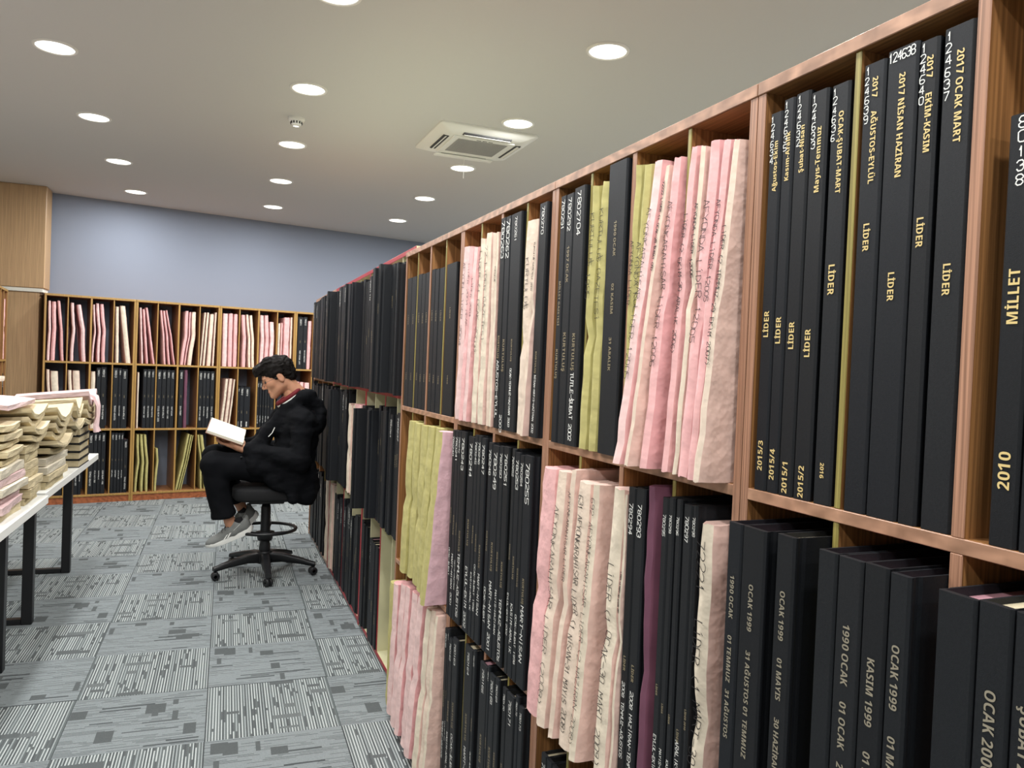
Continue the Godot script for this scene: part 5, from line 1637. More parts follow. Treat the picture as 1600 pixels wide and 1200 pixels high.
		["k", -3.0015, 0.0543, 0.5201, 0.0, 0.0, 0.0, 0.0, [["d", 1, 0.15, 0.35, 0, "LİDER"], ["d", 1, 0.38, 0.35, 0, "1996"]]],
		["k", -2.9454, 0.0494, 0.5157, 0.0, 0.0, 0.0, 0.0, [["d", 1, 0.15, 0.35, 0, "LİDER"], ["d", 1, 0.38, 0.35, 0, "1996"]]],
		["k", -2.8942, 0.0516, 0.5166, 0.0, 0.0, 0.0, 0.0, [["d", 1, 0.15, 0.35, 0, "LİDER"], ["d", 1, 0.38, 0.35, 0, "1996"]]],
		["k", -2.8182, 0.0495, 0.5204, 0.0, 0.0, 0.0, 0.0, [["d", 1, 0.15, 0.35, 0, "LİDER"], ["d", 1, 0.38, 0.35, 0, "1996"]]],
		["k", -2.7669, 0.0464, 0.5167, 0.0, 0.0, 0.0, 0.0, [["d", 1, 0.15, 0.35, 0, "LİDER"], ["d", 1, 0.38, 0.35, 0, "1996"]]],
		["k", -2.7134, 0.0594, 0.515, 0.0, 0.0, 0.0, 0.0, [["d", 1, 0.15, 0.35, 0, "LİDER"], ["d", 1, 0.38, 0.35, 0, "1996"]]],
		["k", -2.6313, 0.1107, 0.5192, 0.0, 0.0, 0.0, 0.0, [["d", 1, 0.15, 0.35, 0, "LİDER"], ["d", 1, 0.38, 0.35, 0, "1996"]]],
	]],
	[0, "fourth bookcase of the row", 1, 0.625, [
		["y", -2.9973, 0.0813, 0.5846, 0.0, 0.0376, 0.02, -0.0036, []],
		["y", -2.9142, 0.077, 0.5823, 0.0, 0.0272, 0.02, -0.0036, []],
		["y", -2.8182, 0.0825, 0.5821, 0.0, 0.0348, 0.02, 0.0, []],
		["y", -2.7298, 0.0758, 0.5864, 0.0, 0.0443, 0.02, 0.0, []],
		["y", -2.6349, 0.0703, 0.5887, 0.0, 0.057, 0.02, -0.0, []],
		["q", -2.5629, 0.055, 0.5844, 0.035, 0.075, 0.04, -0.0, []],
	]],
	[0, "fourth bookcase of the row", 2, 0.03, [
		["y", -3.1668, 0.0672, 0.5075, 0.0, 0.03, 0.03, 0.0036, []],
		["p", -3.0978, 0.0731, 0.5234, 0.0, 0.0431, 0.03, 0.0036, []],
		["p", -2.9875, 0.0713, 0.5504, 0.0002, 0.0534, 0.03, -0.004, []],
		["p", -2.9096, 0.0585, 0.5602, 0.0002, 0.0569, 0.03, -0.004, []],
		["p", -2.8182, 0.0744, 0.5651, 0.0, 0.0555, 0.03, 0.004, []],
		["p", -2.742, 0.0707, 0.571, 0.0, 0.0628, 0.03, 0.004, []],
		["c", -2.6349, 0.0594, 0.5563, 0.0, 0.0621, 0.03, 0.004, []],
		["c", -2.5737, 0.0514, 0.571, 0.0, 0.055, 0.03, 0.004, []],
		["c", -2.5205, 0.0264, 0.5639, 0.0, 0.0596, 0.03, 0.004, []],
	]],
	[1, "far end bookcase of the row", 0, 1.292, [
		["k", -6.5148, 0.0587, 0.583, 0.0, 0.0314, 0.0314, 0.0, [["w", 1, 0.02, 0.6, 0, "780237"]]],
		["k", -6.4543, 0.0665, 0.5982, 0.0, 0.0383, 0.0383, 0.0, [["d", 1, 0.1258, 0.4, 0, "KURTULUŞ"], ["w", 1, 0.02, 0.6, 0, "780123"]]],
		["k", -6.386, 0.0587, 0.5913, 0.0, 0.0387, 0.0387, 0.0, []],
		["k", -6.308, 0.049, 0.5917, 0.0, 0.0343, 0.0343, 0.0, [["d", 1, 0.1663, 0.4, 0, "MİLLET"]]],
		["k", -6.2562, 0.0514, 0.5824, 0.0, 0.0396, 0.0396, 0.0, [["d", 1, 0.3448, 0.4, 0, "LİDER"], ["w", 1, 0.02, 0.6, 0, "780246"]]],
		["k", -6.2018, 0.058, 0.591, 0.0, 0.038, 0.038, 0.0, [["d", 1, 0.1179, 0.4, 0, "LİDER"]]],
		["k", -6.1407, 0.0697, 0.5893, 0.0, 0.0337, 0.0337, 0.0, []],
		["k", -6.0673, 0.0198, 0.5956, 0.0, 0.0409, 0.0409, 0.0, [["d", 1, 0.1901, 0.4, 0, "KURTULUŞ"]]],
		["k", -6.0262, 0.0166, 0.5996, 0.0, 0.0363, 0.0363, 0.0, [["d", 1, 0.2254, 0.4, 0, "KURTULUŞ"], ["w", 1, 0.02, 0.6, 0, "780225"]]],
		["k", -5.9868, 0.0779, 0.6005, 0.0, 0.0423, 0.0423, 0.0, []],
		["k", -5.9072, 0.0592, 0.6025, 0.0, 0.0442, 0.0442, 0.0, [["d", 1, 0.3391, 0.4, 0, "LİDER"]]],
		["k", -5.8462, 0.0632, 0.6046, 0.0, 0.0402, 0.0402, 0.0, [["d", 1, 0.3104, 0.4, 0, "MİLLET"]]],
		["k", -5.7811, 0.0174, 0.605, 0.0, 0.0441, 0.0441, 0.0, []],
		["k", -5.7445, 0.0578, 0.6043, 0.0, 0.036, 0.036, 0.0, [["d", 1, 0.1655, 0.4, 0, "KURTULUŞ"], ["w", 1, 0.02, 0.6, 0, "780163"]]],
		["k", -5.6838, 0.0741, 0.6035, 0.0, 0.0423, 0.0423, 0.0, [["d", 1, 0.2205, 0.4, 0, "KURTULUŞ"]]],
		["k", -5.6063, 0.0726, 0.6019, 0.0, 0.0323, 0.0323, 0.0, [["d", 1, 0.2076, 0.4, 0, "KURTULUŞ"]]],
		["k", -5.5304, 0.0282, 0.6016, 0.0, 0.0301, 0.0301, 0.0, [["d", 1, 0.2455, 0.4, 0, "MİLLET"], ["w", 1, 0.02, 0.6, 0, "780172"]]],
	]],
	[1, "far red-edged bookcase", 0, 1.292, [
		["k", -5.4372, 0.0611, 0.5905, 0.0, 0.0377, 0.0377, 0.0, []],
		["k", -5.3743, 0.0671, 0.5951, 0.0, 0.036, 0.036, 0.0, [["d", 1, 0.3699, 0.4, 0, "MİLLET"]]],
		["k", -5.3054, 0.0517, 0.5945, 0.0, 0.088, 0.088, 0.0, [["d", 1, 0.1202, 0.4, 0, "LİDER"]]],
		["k", -5.2519, 0.0517, 0.5935, 0.0, 0.0311, 0.0311, 0.0, []],
		["k", -5.1984, 0.0245, 0.5906, 0.0, 0.0371, 0.0371, 0.0, []],
		["k", -5.1541, 0.0636, 0.6034, 0.0, 0.0322, 0.0322, 0.0, []],
		["k", -5.0887, 0.089, 0.6052, 0.0, 0.0404, 0.0404, 0.0, [["d", 1, 0.3076, 0.4, 0, "MİLLET"], ["w", 1, 0.02, 0.6, 0, "780235"]]],
		["k", -4.9979, 0.0956, 0.6053, 0.0, 0.0355, 0.0355, 0.0, [["d", 1, 0.2929, 0.4, 0, "LİDER"]]],
		["k", -4.9006, 0.0213, 0.6054, 0.0, 0.0333, 0.0333, 0.0, []],
		["k", -4.8465, 0.0709, 0.5897, 0.0, 0.0411, 0.0411, 0.0, []],
		["k", -4.7721, 0.054, 0.5804, 0.0, 0.0329, 0.0329, 0.0, [["d", 1, 0.1087, 0.4, 0, "LİDER"]]],
		["k", -4.7153, 0.0649, 0.5769, 0.0, 0.0446, 0.0446, 0.0, []],
		["k", -4.6472, 0.0497, 0.572, 0.0, 0.0426, 0.0426, 0.0, [["d", 1, 0.2013, 0.4, 0, "KURTULUŞ"]]],
		["k", -4.5947, 0.0346, 0.5831, 0.0, 0.0817, 0.0817, 0.0, [["w", 1, 0.02, 0.6, 0, "780269"]]],
		["k", -4.5384, 0.0186, 0.574, 0.0, 0.0313, 0.0313, 0.0, []],
		["k", -4.5179, 0.0714, 0.5744, 0.0, 0.0738, 0.0738, 0.0, [["d", 1, 0.323, 0.4, 0, "LİDER"]]],
		["k", -4.4447, 0.0419, 0.5781, 0.0, 0.0399, 0.0399, 0.0, [["w", 1, 0.02, 0.6, 0, "780252"]]],
		["k", -4.401, 0.0493, 0.571, 0.0, 0.044, 0.044, 0.0, [["d", 1, 0.1043, 0.4, 0, "MİLLET"]]],
		["k", -4.3472, 0.0524, 0.5774, 0.0, 0.0375, 0.0375, 0.0, [["w", 1, 0.02, 0.6, 0, "780164"]]],
		["k", -4.2898, 0.0195, 0.5665, 0.0, 0.0922, 0.0922, 0.0, []],
	]],
	[1, "near red-edged bookcase", 0, 1.292, [
		["k", -4.2122, 0.0539, 0.5749, 0.0, 0.0432, 0.0432, 0.0, []],
		["k", -4.1548, 0.0356, 0.5596, 0.0, 0.0391, 0.0391, 0.0, []],
		["k", -4.1165, 0.051, 0.5595, 0.0, 0.0378, 0.0378, 0.0, [["d", 1, 0.2857, 0.4, 0, "LİDER"]]],
		["k", -4.0621, 0.0458, 0.5785, 0.0, 0.0376, 0.0376, 0.0, [["d", 1, 0.2681, 0.4, 0, "LİDER"], ["w", 1, 0.02, 0.6, 0, "780110"]]],
		["k", -4.0132, 0.0157, 0.5778, 0.0, 0.0376, 0.0376, 0.0, []],
		["k", -3.9762, 0.0456, 0.5758, 0.0, 0.0378, 0.0378, 0.0, [["d", 1, 0.26, 0.4, 0, "KURTULUŞ"]]],
		["k", -3.9284, 0.0544, 0.5828, 0.0, 0.0367, 0.0367, 0.0, []],
		["k", -3.8715, 0.0432, 0.5668, 0.0, 0.0318, 0.0318, 0.0, [["d", 1, 0.3013, 0.4, 0, "KURTULUŞ"], ["w", 1, 0.02, 0.6, 0, "780271"]]],
		["k", -3.8261, 0.052, 0.5832, 0.0, 0.0321, 0.0321, 0.0, []],
		["k", -3.7717, 0.0248, 0.5774, 0.0, 0.0324, 0.0324, 0.0, [["d", 1, 0.3655, 0.4, 0, "LİDER"]]],
		["k", -3.7222, 0.053, 0.5803, 0.0, 0.0866, 0.0866, 0.0, [["d", 1, 0.1587, 0.4, 0, "KURTULUŞ"], ["w", 1, 0.02, 0.6, 0, "780193"]]],
		["k", -3.6664, 0.0532, 0.5704, 0.0, 0.0976, 0.0976, 0.0, [["d", 1, 0.2872, 0.4, 0, "MİLLET"]]],
		["k", -3.6104, 0.0481, 0.5875, 0.0, 0.0827, 0.0827, 0.0, [["d", 1, 0.1816, 0.4, 0, "LİDER"]]],
		["k", -3.5597, 0.0686, 0.5864, 0.0, 0.0313, 0.0313, 0.0, [["d", 1, 0.1448, 0.4, 0, "MİLLET"]]],
		["k", -3.4682, 0.0439, 0.5838, 0.0, 0.0313, 0.0313, 0.0, [["d", 1, 0.1217, 0.4, 0, "LİDER"]]],
		["k", -3.4218, 0.0206, 0.5713, 0.0, 0.0383, 0.0383, 0.0, []],
		["k", -3.3993, 0.0742, 0.5554, 0.0, 0.0339, 0.0339, 0.0, [["d", 1, 0.2581, 0.4, 0, "LİDER"]]],
		["k", -3.3216, 0.0526, 0.5686, 0.0, 0.0367, 0.0367, 0.0, []],
		["k", -3.2662, 0.0108, 0.5554, 0.0, 0.0706, 0.0706, 0.0, []],
	]],
	[1, "far end bookcase of the row", 1, 0.665, [
		["k", -6.4806, 0.0792, 0.5991, 0.0, 0.0216, 0.0216, 0.0, [["w", 1, 0.02, 0.6, 0, "780214"]]],
		["k", -6.3996, 0.0718, 0.5773, 0.0, 0.0246, 0.0246, 0.0, [["d", 1, 0.3504, 0.4, 0, "KURTULUŞ"]]],
		["k", -6.308, 0.0657, 0.5692, 0.0, 0.0261, 0.0261, 0.0, [["d", 1, 0.3646, 0.4, 0, "MİLLET"]]],
		["k", -6.2394, 0.0708, 0.5622, 0.0, 0.0265, 0.0265, 0.0, [["d", 1, 0.1212, 0.4, 0, "MİLLET"]]],
		["k", -6.1655, 0.0595, 0.5866, 0.0, 0.0304, 0.0304, 0.0, [["d", 1, 0.2518, 0.4, 0, "KURTULUŞ"]]],
		["k", -6.1033, 0.0548, 0.5674, 0.0, 0.0346, 0.0346, 0.0, [["d", 1, 0.1011, 0.4, 0, "KURTULUŞ"]]],
		["k", -6.0262, 0.0786, 0.5698, 0.0, 0.0253, 0.0253, 0.0, []],
		["k", -5.9444, 0.0574, 0.5753, 0.0, 0.0201, 0.0201, 0.0, [["d", 1, 0.2508, 0.4, 0, "LİDER"], ["w", 1, 0.02, 0.6, 0, "780298"]]],
		["k", -5.8843, 0.0676, 0.5636, 0.0, 0.0294, 0.0294, 0.0, [["d", 1, 0.1125, 0.4, 0, "LİDER"]]],
		["k", -5.8138, 0.0473, 0.5983, 0.0, 0.0318, 0.0318, 0.0, [["w", 1, 0.02, 0.6, 0, "780283"]]],
		["k", -5.7445, 0.081, 0.5906, 0.0, 0.0243, 0.0243, 0.0, []],
		["k", -5.6606, 0.0819, 0.5658, 0.0, 0.0277, 0.0277, 0.0, []],
		["k", -5.5759, 0.0729, 0.588, 0.0, 0.0313, 0.0313, 0.0, []],
	]],
	[1, "far red-edged bookcase", 1, 0.665, [
		["k", -5.4447, 0.0795, 0.5925, 0.0, 0.0234, 0.0234, 0.0, [["d", 1, 0.3059, 0.4, 0, "MİLLET"]]],
		["k", -5.362, 0.0586, 0.5653, 0.0, 0.0294, 0.0294, 0.0, [["d", 1, 0.1315, 0.4, 0, "KURTULUŞ"]]],
		["k", -5.3007, 0.0838, 0.5796, 0.0, 0.0214, 0.0214, 0.0, [["d", 1, 0.3393, 0.4, 0, "MİLLET"]]],
		["k", -5.2135, 0.0372, 0.5898, 0.0, 0.0311, 0.0311, 0.0, [["d", 1, 0.3428, 0.4, 0, "KURTULUŞ"], ["w", 1, 0.02, 0.6, 0, "780293"]]],
		["k", -5.1546, 0.0955, 0.5798, 0.0, 0.079, 0.079, 0.0, [["d", 1, 0.2437, 0.4, 0, "MİLLET"]]],
		["k", -5.0555, 0.0652, 0.584, 0.0, 0.0202, 0.0202, 0.0, [["d", 1, 0.2955, 0.4, 0, "MİLLET"]]],
		["k", -4.9876, 0.0598, 0.5708, 0.0, 0.0244, 0.0244, 0.0, []],
		["k", -4.9252, 0.0566, 0.5786, 0.0, 0.0203, 0.0203, 0.0, [["d", 1, 0.1356, 0.4, 0, "MİLLET"], ["w", 1, 0.02, 0.6, 0, "780121"]]],
		["k", -4.8465, 0.0774, 0.5928, 0.0, 0.0231, 0.0231, 0.0, []],
		["k", -4.7673, 0.0297, 0.5684, 0.0, 0.0254, 0.0254, 0.0, [["w", 1, 0.02, 0.6, 0, "780234"]]],
		["c", -4.6687, 0.055, 0.519, 0.0009, 0.0242, 0.0242, 0.0, []],
		["c", -4.6118, 0.0537, 0.511, 0.0009, 0.0275, 0.0275, 0.0, []],
		["c", -4.5384, 0.0562, 0.5118, 0.0115, 0.0224, 0.0224, -0.0003, []],
		["c", -4.4796, 0.0234, 0.5204, 0.01, 0.0261, 0.0261, -0.0003, []],
		["p", -4.4544, 0.1387, 0.5283, 0.01, 0.0256, 0.0256, -0.0003, []],
		["p", -4.3109, 0.0409, 0.5266, 0.0045, 0.0249, 0.0249, -0.0003, []],
	]],
	[1, "near red-edged bookcase", 1, 0.665, [
		["k", -4.2122, 0.0438, 0.5319, 0.0, 0.0243, 0.0243, 0.0, [["w", 1, 0.02, 0.6, 0, "780103"]]],
		["k", -4.1654, 0.0449, 0.5318, 0.0, 0.0264, 0.0264, 0.0, []],
		["k", -4.1174, 0.0417, 0.5214, 0.0, 0.0891, 0.0891, 0.0, [["d", 1, 0.3504, 0.4, 0, "KURTULUŞ"]]],
		["k", -4.0727, 0.0471, 0.5295, 0.0, 0.0204, 0.0204, 0.0, []],
		["k", -4.0225, 0.0245, 0.532, 0.0, 0.0212, 0.0212, 0.0, []],
		["k", -3.9762, 0.0667, 0.5323, 0.0, 0.0337, 0.0337, 0.0, [["w", 1, 0.02, 0.6, 0, "780173"]]],
		["k", -3.9078, 0.0533, 0.5251, 0.0, 0.0239, 0.0239, 0.0, [["d", 1, 0.1845, 0.4, 0, "KURTULUŞ"]]],
		["k", -3.8527, 0.0454, 0.529, 0.0, 0.0648, 0.0648, 0.0, []],
		["k", -3.7792, 0.0364, 0.5572, 0.0, 0.0221, 0.0221, 0.0, [["d", 1, 0.166, 0.4, 0, "KURTULUŞ"]]],
		["k", -3.7222, 0.033, 0.5327, 0.0, 0.023, 0.023, 0.0, [["d", 1, 0.1273, 0.4, 0, "LİDER"]]],
		["k", -3.6864, 0.0281, 0.5561, 0.0, 0.0209, 0.0209, 0.0, [["d", 1, 0.3238, 0.4, 0, "LİDER"]]],
		["k", -3.6558, 0.0355, 0.559, 0.0, 0.0214, 0.0214, 0.0, [["d", 1, 0.251, 0.4, 0, "MİLLET"]]],
		["k", -3.6175, 0.0531, 0.5415, 0.0, 0.0322, 0.0322, 0.0, []],
		["k", -3.5606, 0.0551, 0.5338, 0.0, 0.0211, 0.0211, 0.0, [["d", 1, 0.3291, 0.4, 0, "KURTULUŞ"]]],
		["k", -3.5016, 0.0121, 0.5578, 0.0, 0.0317, 0.0317, 0.0, []],
		["k", -3.4682, 0.0339, 0.5346, 0.0, 0.0327, 0.0327, 0.0, [["w", 1, 0.02, 0.6, 0, "780284"]]],
		["k", -3.4315, 0.0113, 0.5326, 0.0, 0.0338, 0.0338, 0.0, [["w", 1, 0.02, 0.6, 0, "780132"]]],
		["k", -3.4184, 0.0588, 0.5361, 0.0, 0.0215, 0.0215, 0.0, [["d", 1, 0.1755, 0.4, 0, "MİLLET"]]],
		["k", -3.3578, 0.0523, 0.5489, 0.0, 0.0269, 0.0269, 0.0, [["d", 1, 0.1783, 0.4, 0, "MİLLET"], ["w", 1, 0.02, 0.6, 0, "780237"]]],
		["k", -3.3031, 0.0457, 0.5429, 0.0, 0.0237, 0.0237, 0.0, []],
	]],
	[1, "far end bookcase of the row", 2, 0.035, [
		["k", -6.4674, 0.0778, 0.5423, 0.0, 0.0097, 0.0097, 0.0, [["d", 1, 0.1065, 0.4, 0, "KURTULUŞ"]]],
		["k", -6.3877, 0.0599, 0.5137, 0.0, 0.0108, 0.0108, 0.0, [["d", 1, 0.2111, 0.4, 0, "KURTULUŞ"], ["w", 1, 0.02, 0.6, 0, "780186"]]],
		["k", -6.308, 0.0577, 0.5238, 0.0, 0.0145, 0.0145, 0.0, [["d", 1, 0.1876, 0.4, 0, "MİLLET"], ["w", 1, 0.02, 0.6, 0, "780226"]]],
		["k", -6.2471, 0.0562, 0.5492, 0.0, 0.0074, 0.0074, 0.0, [["d", 1, 0.1664, 0.4, 0, "KURTULUŞ"], ["w", 1, 0.02, 0.6, 0, "780259"]]],
		["k", -6.1878, 0.0526, 0.5134, 0.0, 0.0008, 0.0008, 0.0, [["d", 1, 0.2996, 0.4, 0, "MİLLET"], ["w", 1, 0.02, 0.6, 0, "780200"]]],
		["k", -6.1322, 0.0479, 0.5358, 0.0, 0.0135, 0.0135, 0.0, [["d", 1, 0.313, 0.4, 0, "LİDER"]]],
		["k", -6.0815, 0.0334, 0.544, 0.0, 0.0049, 0.0049, 0.0, []],
		["k", -6.0262, 0.053, 0.5562, 0.0, 0.0109, 0.0109, 0.0, [["w", 1, 0.02, 0.6, 0, "780270"]]],
		["k", -5.9707, 0.072, 0.5591, 0.0, 0.0053, 0.0053, 0.0, [["d", 1, 0.1327, 0.4, 0, "LİDER"]]],
		["k", -5.8955, 0.0754, 0.5074, 0.0, 0.0115, 0.0115, 0.0, [["w", 1, 0.02, 0.6, 0, "780191"]]],
		["k", -5.8168, 0.0503, 0.5482, 0.0, 0.0138, 0.0138, 0.0, [["d", 1, 0.3116, 0.4, 0, "LİDER"]]],
		["k", -5.7445, 0.0548, 0.5219, 0.0, 0.0037, 0.0037, 0.0, [["w", 1, 0.02, 0.6, 0, "780205"]]],
		["k", -5.6879, 0.0274, 0.5243, 0.0, 0.0112, 0.0112, 0.0, [["d", 1, 0.2392, 0.4, 0, "LİDER"]]],
		["c", -5.6282, 0.096, 0.5568, -0.05, 0.0041, 0.0041, 0.0, []],
		["c", -5.5304, 0.0299, 0.5623, -0.05, 0.0039, 0.0039, 0.0, []],
	]],
	[1, "far red-edged bookcase", 2, 0.035, [
		["c", -5.4447, 0.0905, 0.5563, 0.0, 0.0041, 0.0041, 0.0, []],
		["c", -5.3524, 0.0691, 0.5651, 0.0, 0.0137, 0.0137, 0.0, []],
		["c", -5.2815, 0.0597, 0.5689, 0.0, 0.0004, 0.0004, 0.0, []],
		["k", -5.1928, 0.0176, 0.5285, 0.0, 0.0058, 0.0058, 0.0, []],
		["k", -5.1546, 0.0495, 0.5258, 0.0, 0.0045, 0.0045, 0.0, [["d", 1, 0.3784, 0.4, 0, "LİDER"], ["w", 1, 0.02, 0.6, 0, "780289"]]],
		["k", -5.102, 0.0621, 0.5091, 0.0, 0.0117, 0.0117, 0.0, [["d", 1, 0.3584, 0.4, 0, "KURTULUŞ"]]],
		["k", -5.0363, 0.0445, 0.5118, 0.0, 0.0097, 0.0097, 0.0, [["w", 1, 0.02, 0.6, 0, "780116"]]],
		["k", -4.9889, 0.0561, 0.5327, 0.0, 0.004, 0.004, 0.0, [["d", 1, 0.228, 0.4, 0, "LİDER"]]],
		["k", -4.9295, 0.0446, 0.5058, 0.0, 0.0063, 0.0063, 0.0, [["d", 1, 0.3129, 0.4, 0, "KURTULUŞ"], ["w", 1, 0.02, 0.6, 0, "780134"]]],
		["k", -4.8819, 0.0143, 0.5404, 0.0, 0.01, 0.01, 0.0, []],
		["k", -4.8465, 0.0457, 0.5505, 0.0, 0.0039, 0.0039, 0.0, [["d", 1, 0.2701, 0.4, 0, "KURTULUŞ"]]],
		["k", -4.7978, 0.0549, 0.5111, 0.0, 0.0059, 0.0059, 0.0, [["d", 1, 0.1844, 0.4, 0, "MİLLET"], ["w", 1, 0.02, 0.6, 0, "780116"]]],
		["k", -4.7396, 0.0708, 0.5304, 0.0, 0.0006, 0.0006, 0.0, [["d", 1, 0.3425, 0.4, 0, "MİLLET"]]],
		["k", -4.6649, 0.0424, 0.553, 0.0, 0.0035, 0.0035, 0.0, [["d", 1, 0.2345, 0.4, 0, "KURTULUŞ"], ["w", 1, 0.02, 0.6, 0, "780175"]]],
		["k", -4.6197, 0.0437, 0.536, 0.0, 0.0056, 0.0056, 0.0, [["w", 1, 0.02, 0.6, 0, "780119"]]],
		["k", -4.5732, 0.0137, 0.5269, 0.0, 0.0106, 0.0106, 0.0, [["d", 1, 0.3333, 0.4, 0, "LİDER"], ["w", 1, 0.02, 0.6, 0, "780252"]]],
		["k", -4.5384, 0.0545, 0.5022, 0.0, 0.0098, 0.0098, 0.0, [["d", 1, 0.1132, 0.4, 0, "KURTULUŞ"], ["w", 1, 0.02, 0.6, 0, "780287"]]],
		["k", -4.4821, 0.0501, 0.5007, 0.0, 0.0012, 0.0012, 0.0, [["d", 1, 0.3035, 0.4, 0, "LİDER"]]],
		["k", -4.4302, 0.0449, 0.5297, 0.0, 0.0023, 0.0023, 0.0, [["d", 1, 0.2225, 0.4, 0, "KURTULUŞ"]]],
		["k", -4.3834, 0.06, 0.5392, 0.0, 0.0063, 0.0063, 0.0, [["d", 1, 0.1814, 0.4, 0, "KURTULUŞ"]]],
		["k", -4.3216, 0.0195, 0.5447, 0.0, 0.0003, 0.0003, 0.0, []],
	]],
	[1, "near red-edged bookcase", 2, 0.035, [
		["k", -4.2057, 0.0543, 0.546, 0.0, 0.0061, 0.0061, 0.0, []],
		["k", -4.1496, 0.0578, 0.5387, 0.0, 0.0132, 0.0132, 0.0, [["d", 1, 0.1341, 0.4, 0, "LİDER"]]],
		["k", -4.09, 0.0342, 0.5333, 0.0, 0.006, 0.006, 0.0, [["d", 1, 0.2655, 0.4, 0, "MİLLET"]]],
		["k", -3.9762, 0.0585, 0.4978, 0.0, 0.0042, 0.0042, 0.0, [["w", 1, 0.02, 0.6, 0, "780189"]]],
		["k", -3.9148, 0.0575, 0.4978, 0.0, 0.0126, 0.0126, 0.0, [["d", 1, 0.2472, 0.4, 0, "LİDER"]]],
		["k", -3.8543, 0.0483, 0.4974, 0.0, 0.0136, 0.0136, 0.0, [["d", 1, 0.2823, 0.4, 0, "MİLLET"]]],
		["k", -3.8035, 0.0587, 0.4947, 0.0, 0.0092, 0.0092, 0.0, [["d", 1, 0.3357, 0.4, 0, "LİDER"]]],
	]],
	[2, "leftmost back bookcase", 0, 1.328, [
		["p", -1.592, 0.0283, 0.5474, 0.0, -0.01, -0.01, 0.0078, []],
		["p", -1.5613, 0.0399, 0.5421, -0.0008, -0.01, -0.01, 0.0078, []],
		["p", -1.4785, 0.0301, 0.5521, -0.0756, -0.01, -0.01, 0.0078, []],
		["p", -1.406, 0.0328, 0.5438, -0.0125, -0.01, -0.01, 0.0157, []],
		["p", -1.3106, 0.0427, 0.5293, -0.0998, -0.01, -0.01, 0.0157, []],
		["p", -1.2304, 0.0225, 0.5391, 0.0, -0.01, -0.01, 0.017, []],
		["p", -1.1869, 0.0316, 0.5537, -0.0349, -0.01, -0.01, 0.017, []],
		["p", -1.1476, 0.037, 0.5496, -0.0457, -0.01, -0.01, 0.017, []],
		["c", -1.0283, 0.0346, 0.5367, -0.0223, -0.01, -0.01, 0.0002, []],
		["c", -0.9407, 0.0527, 0.5463, -0.1154, -0.01, -0.01, 0.0002, []],
	]],
	[2, "leftmost back bookcase", 1, 0.702, [
		["c", -1.592, 0.0313, 0.5449, 0.0, -0.01, -0.01, 0.017, []],
		["c", -1.5589, 0.0673, 0.5311, 0.0, -0.01, -0.01, 0.017, []],
		["c", -1.4202, 0.0357, 0.5439, 0.0, -0.01, -0.01, 0.017, []],
		["c", -1.3826, 0.0654, 0.5409, 0.0, -0.01, -0.01, 0.017, []],
		["c", -1.2304, 0.0451, 0.5377, 0.0, -0.01, -0.01, 0.0, []],
		["k", -1.1811, 0.0363, 0.5736, 0.0, -0.01, -0.01, 0.0, [["w", 1, 0.02, 0.42, 0, "780011"], ["d", 1, 0.25, 0.245, 0, "LİDER"], ["w", 1, 0.36, 0.35, 0, "MART-NİSAN 2001"]]],
		["k", -1.143, 0.0442, 0.5792, 0.0, -0.01, -0.01, 0.0, [["w", 1, 0.02, 0.42, 0, "780012"], ["d", 1, 0.25, 0.245, 0, "LİDER"], ["w", 1, 0.36, 0.35, 0, "MAYIS-HAZİRAN"]]],
		["k", -1.0406, 0.0447, 0.578, 0.0, -0.01, -0.01, 0.0, [["w", 1, 0.02, 0.42, 0, "780013"], ["d", 1, 0.25, 0.245, 0, "LİDER"], ["w", 1, 0.36, 0.35, 0, "TEMMUZ-AĞUSTOS"]]],
		["k", -0.994, 0.0264, 0.5755, 0.0, -0.01, -0.01, 0.0, [["w", 1, 0.02, 0.42, 0, "780014"], ["d", 1, 0.25, 0.245, 0, "LİDER"], ["w", 1, 0.36, 0.35, 0, "EYLÜL-EKİM 2002"]]],
		["k", -0.9658, 0.05, 0.5679, 0.0, -0.01, -0.01, 0.0, [["w", 1, 0.02, 0.42, 0, "780015"], ["d", 1, 0.25, 0.245, 0, "LİDER"], ["w", 1, 0.36, 0.35, 0, "KASIM-ARALIK"]]],
	]],
	[2, "leftmost back bookcase", 2, 0.082, [
		["k", -1.569, 0.0358, 0.5561, 0.0, -0.01, -0.01, 0.0, [["w", 1, 0.02, 0.42, 0, "780011"], ["d", 1, 0.25, 0.245, 0, "LİDER"], ["w", 1, 0.36, 0.35, 0, "MART-NİSAN 2001"]]],
		["m", -1.5308, 0.0281, 0.5514, 0.0, -0.01, -0.01, 0.0, []],
		["k", -1.501, 0.0618, 0.5633, 0.0, -0.01, -0.01, 0.0, [["w", 1, 0.02, 0.42, 0, "780012"], ["d", 1, 0.25, 0.245, 0, "LİDER"], ["w", 1, 0.36, 0.35, 0, "MAYIS-HAZİRAN"]]],
		["k", -1.4067, 0.0278, 0.5625, 0.0, -0.01, -0.01, 0.0, [["w", 1, 0.02, 0.42, 0, "780016"], ["d", 1, 0.25, 0.245, 0, "LİDER"], ["w", 1, 0.36, 0.35, 0, "OCAK-ŞUBAT 1998"]]],
		["k", -1.3771, 0.0294, 0.5621, 0.0, -0.01, -0.01, 0.0, [["w", 1, 0.02, 0.42, 0, "780017"], ["d", 1, 0.25, 0.245, 0, "LİDER"], ["w", 1, 0.36, 0.35, 0, "MART-NİSAN"]]],
		["k", -1.3458, 0.034, 0.566, 0.0, -0.01, -0.01, 0.0, [["w", 1, 0.02, 0.42, 0, "780011"], ["d", 1, 0.25, 0.245, 0, "LİDER"], ["w", 1, 0.36, 0.35, 0, "MART-NİSAN 2001"]]],
